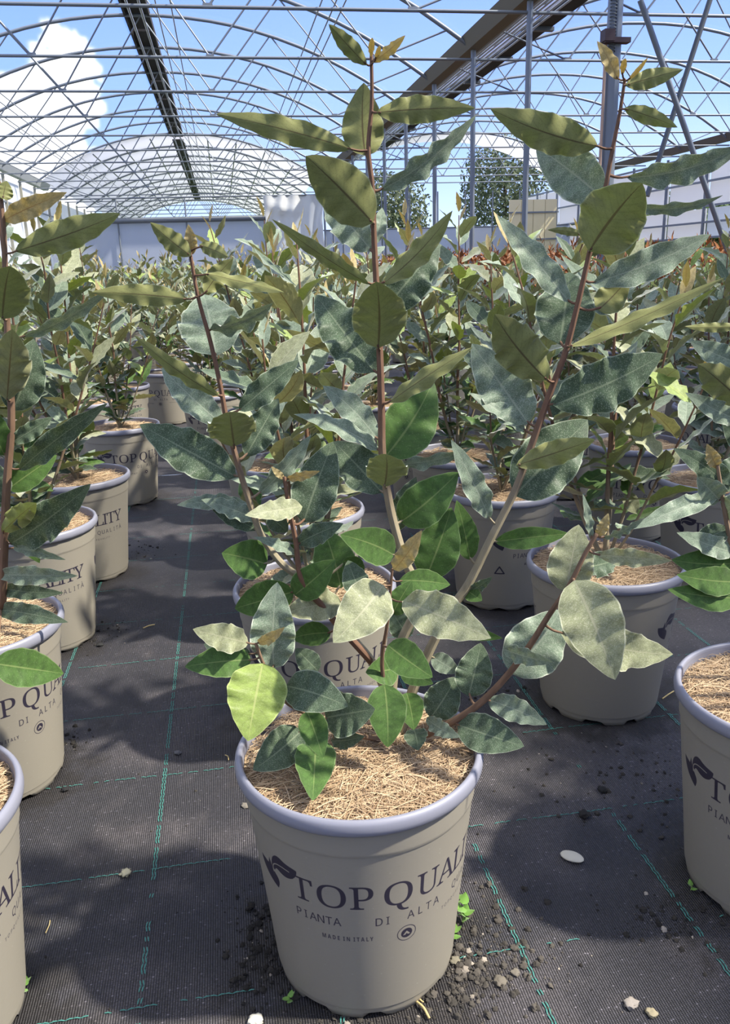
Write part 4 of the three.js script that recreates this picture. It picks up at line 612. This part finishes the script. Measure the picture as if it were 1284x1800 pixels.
  spots.forEach(([x, z, s, t], i) => { Q.setFromEuler(new THREE.Euler(R() * 0.8, R() * 6, R() * 0.8)); im.setMatrixAt(i, M.compose(V(x, ripple(x, z) + s * 0.35, z), Q, V(s, s, s))); im.setColorAt(i, new THREE.Color(t * 1.15, t, t * 0.82)); });
  im.name = 'soil_crumbs'; tag(im, 'dark soil crumbs scattered over the fabric around the pots', 'soil', null, 'stuff'); scene.add(im);
  // single clods one can point to
  const clod = (px, py, s, col, label) => { const at = onLevel(px, py, 0), m = mesh('clod', cg[px % 4], std(new THREE.Color(...col), 0.95), scene); m.scale.setScalar(s); m.position.set(at.x, s * 0.4, at.z); m.rotation.y = px; tag(m, label, 'clod'); };
  clod(221, 1537, 0.0075, [0.28, 0.27, 0.2], 'pale clod with a dry leaf scrap on a green cross line'); clod(313, 1325, 0.006, [0.12, 0.12, 0.13], 'grey clod touching the double green line'); clod(432, 1418, 0.006, [0.2, 0.18, 0.15], 'grey clod beside the rim of the front pot'); clod(1060, 1390, 0.007, [0.015, 0.015, 0.015], 'black clod beside the green line above the pebble'); clod(1028, 1434, 0.008, [0.02, 0.018, 0.016], 'black flat clod on the cross line by the pebble'); clod(1110, 1768, 0.0075, [0.34, 0.30, 0.26], 'pale crumbly clod on the sunlit fabric'); clod(1146, 1784, 0.006, [0.36, 0.31, 0.2], 'small tan clod beside the pale crumbly clod'); clod(880, 1728, 0.007, [0.16, 0.14, 0.11], 'largest tan clod in the soil spill beside the front pot'); clod(906, 1712, 0.005, [0.17, 0.15, 0.12], 'medium tan clod in the soil spill'); clod(800, 1690, 0.0055, [0.2, 0.18, 0.13], 'tan clod close against the front pot'); clod(176, 1135, 0.007, [0.02, 0.02, 0.02], 'black clod in front of the ALITY pot'); clod(115, 1389, 0.006, [0.015, 0.015, 0.016], 'black crumb on the green cross line'); clod(450, 1798, 0.008, [0.6, 0.58, 0.5], 'whitish clod lying before the front pot');
  // bits of straw
  const straw = std(new THREE.Color(0xc9b27a), 0.8);
  for (const [a, b, r, l] of [[[728, 1757], [755, 1790], 0.0016, 'pale straw stalk poking out from under the front pot'], [[718, 1752], [745, 1762], 0.001, 'short straw by the notched pot base'], [[80, 1640], [88, 1618], 0.0007, 'thin white straw curl lying on the shaded fabric'], [[396, 1327], [402, 1336], 0.0009, 'short pale straw by the rim of the front pot'], [[252, 1104], [272, 1098], 0.0016, 'pale leaf scrap on the aisle fabric'], [[1165, 1228], [1185, 1215], 0.0014, 'white root stub beside the sunlit pot']]) { const p = onLevel(...a, 0.003), q = onLevel(...b, 0.003), m = p.clone().lerp(q, 0.5).add(V(0.002, 0.002, 0)); tag(mesh('straw', tube([p, m, q], r, 5, 6), straw, scene), l, 'straw'); }
}
console.log('mid', MID_N, 'far', built, 'rest', rest.length);
shadows(scene);
renderer.render(scene, camera);
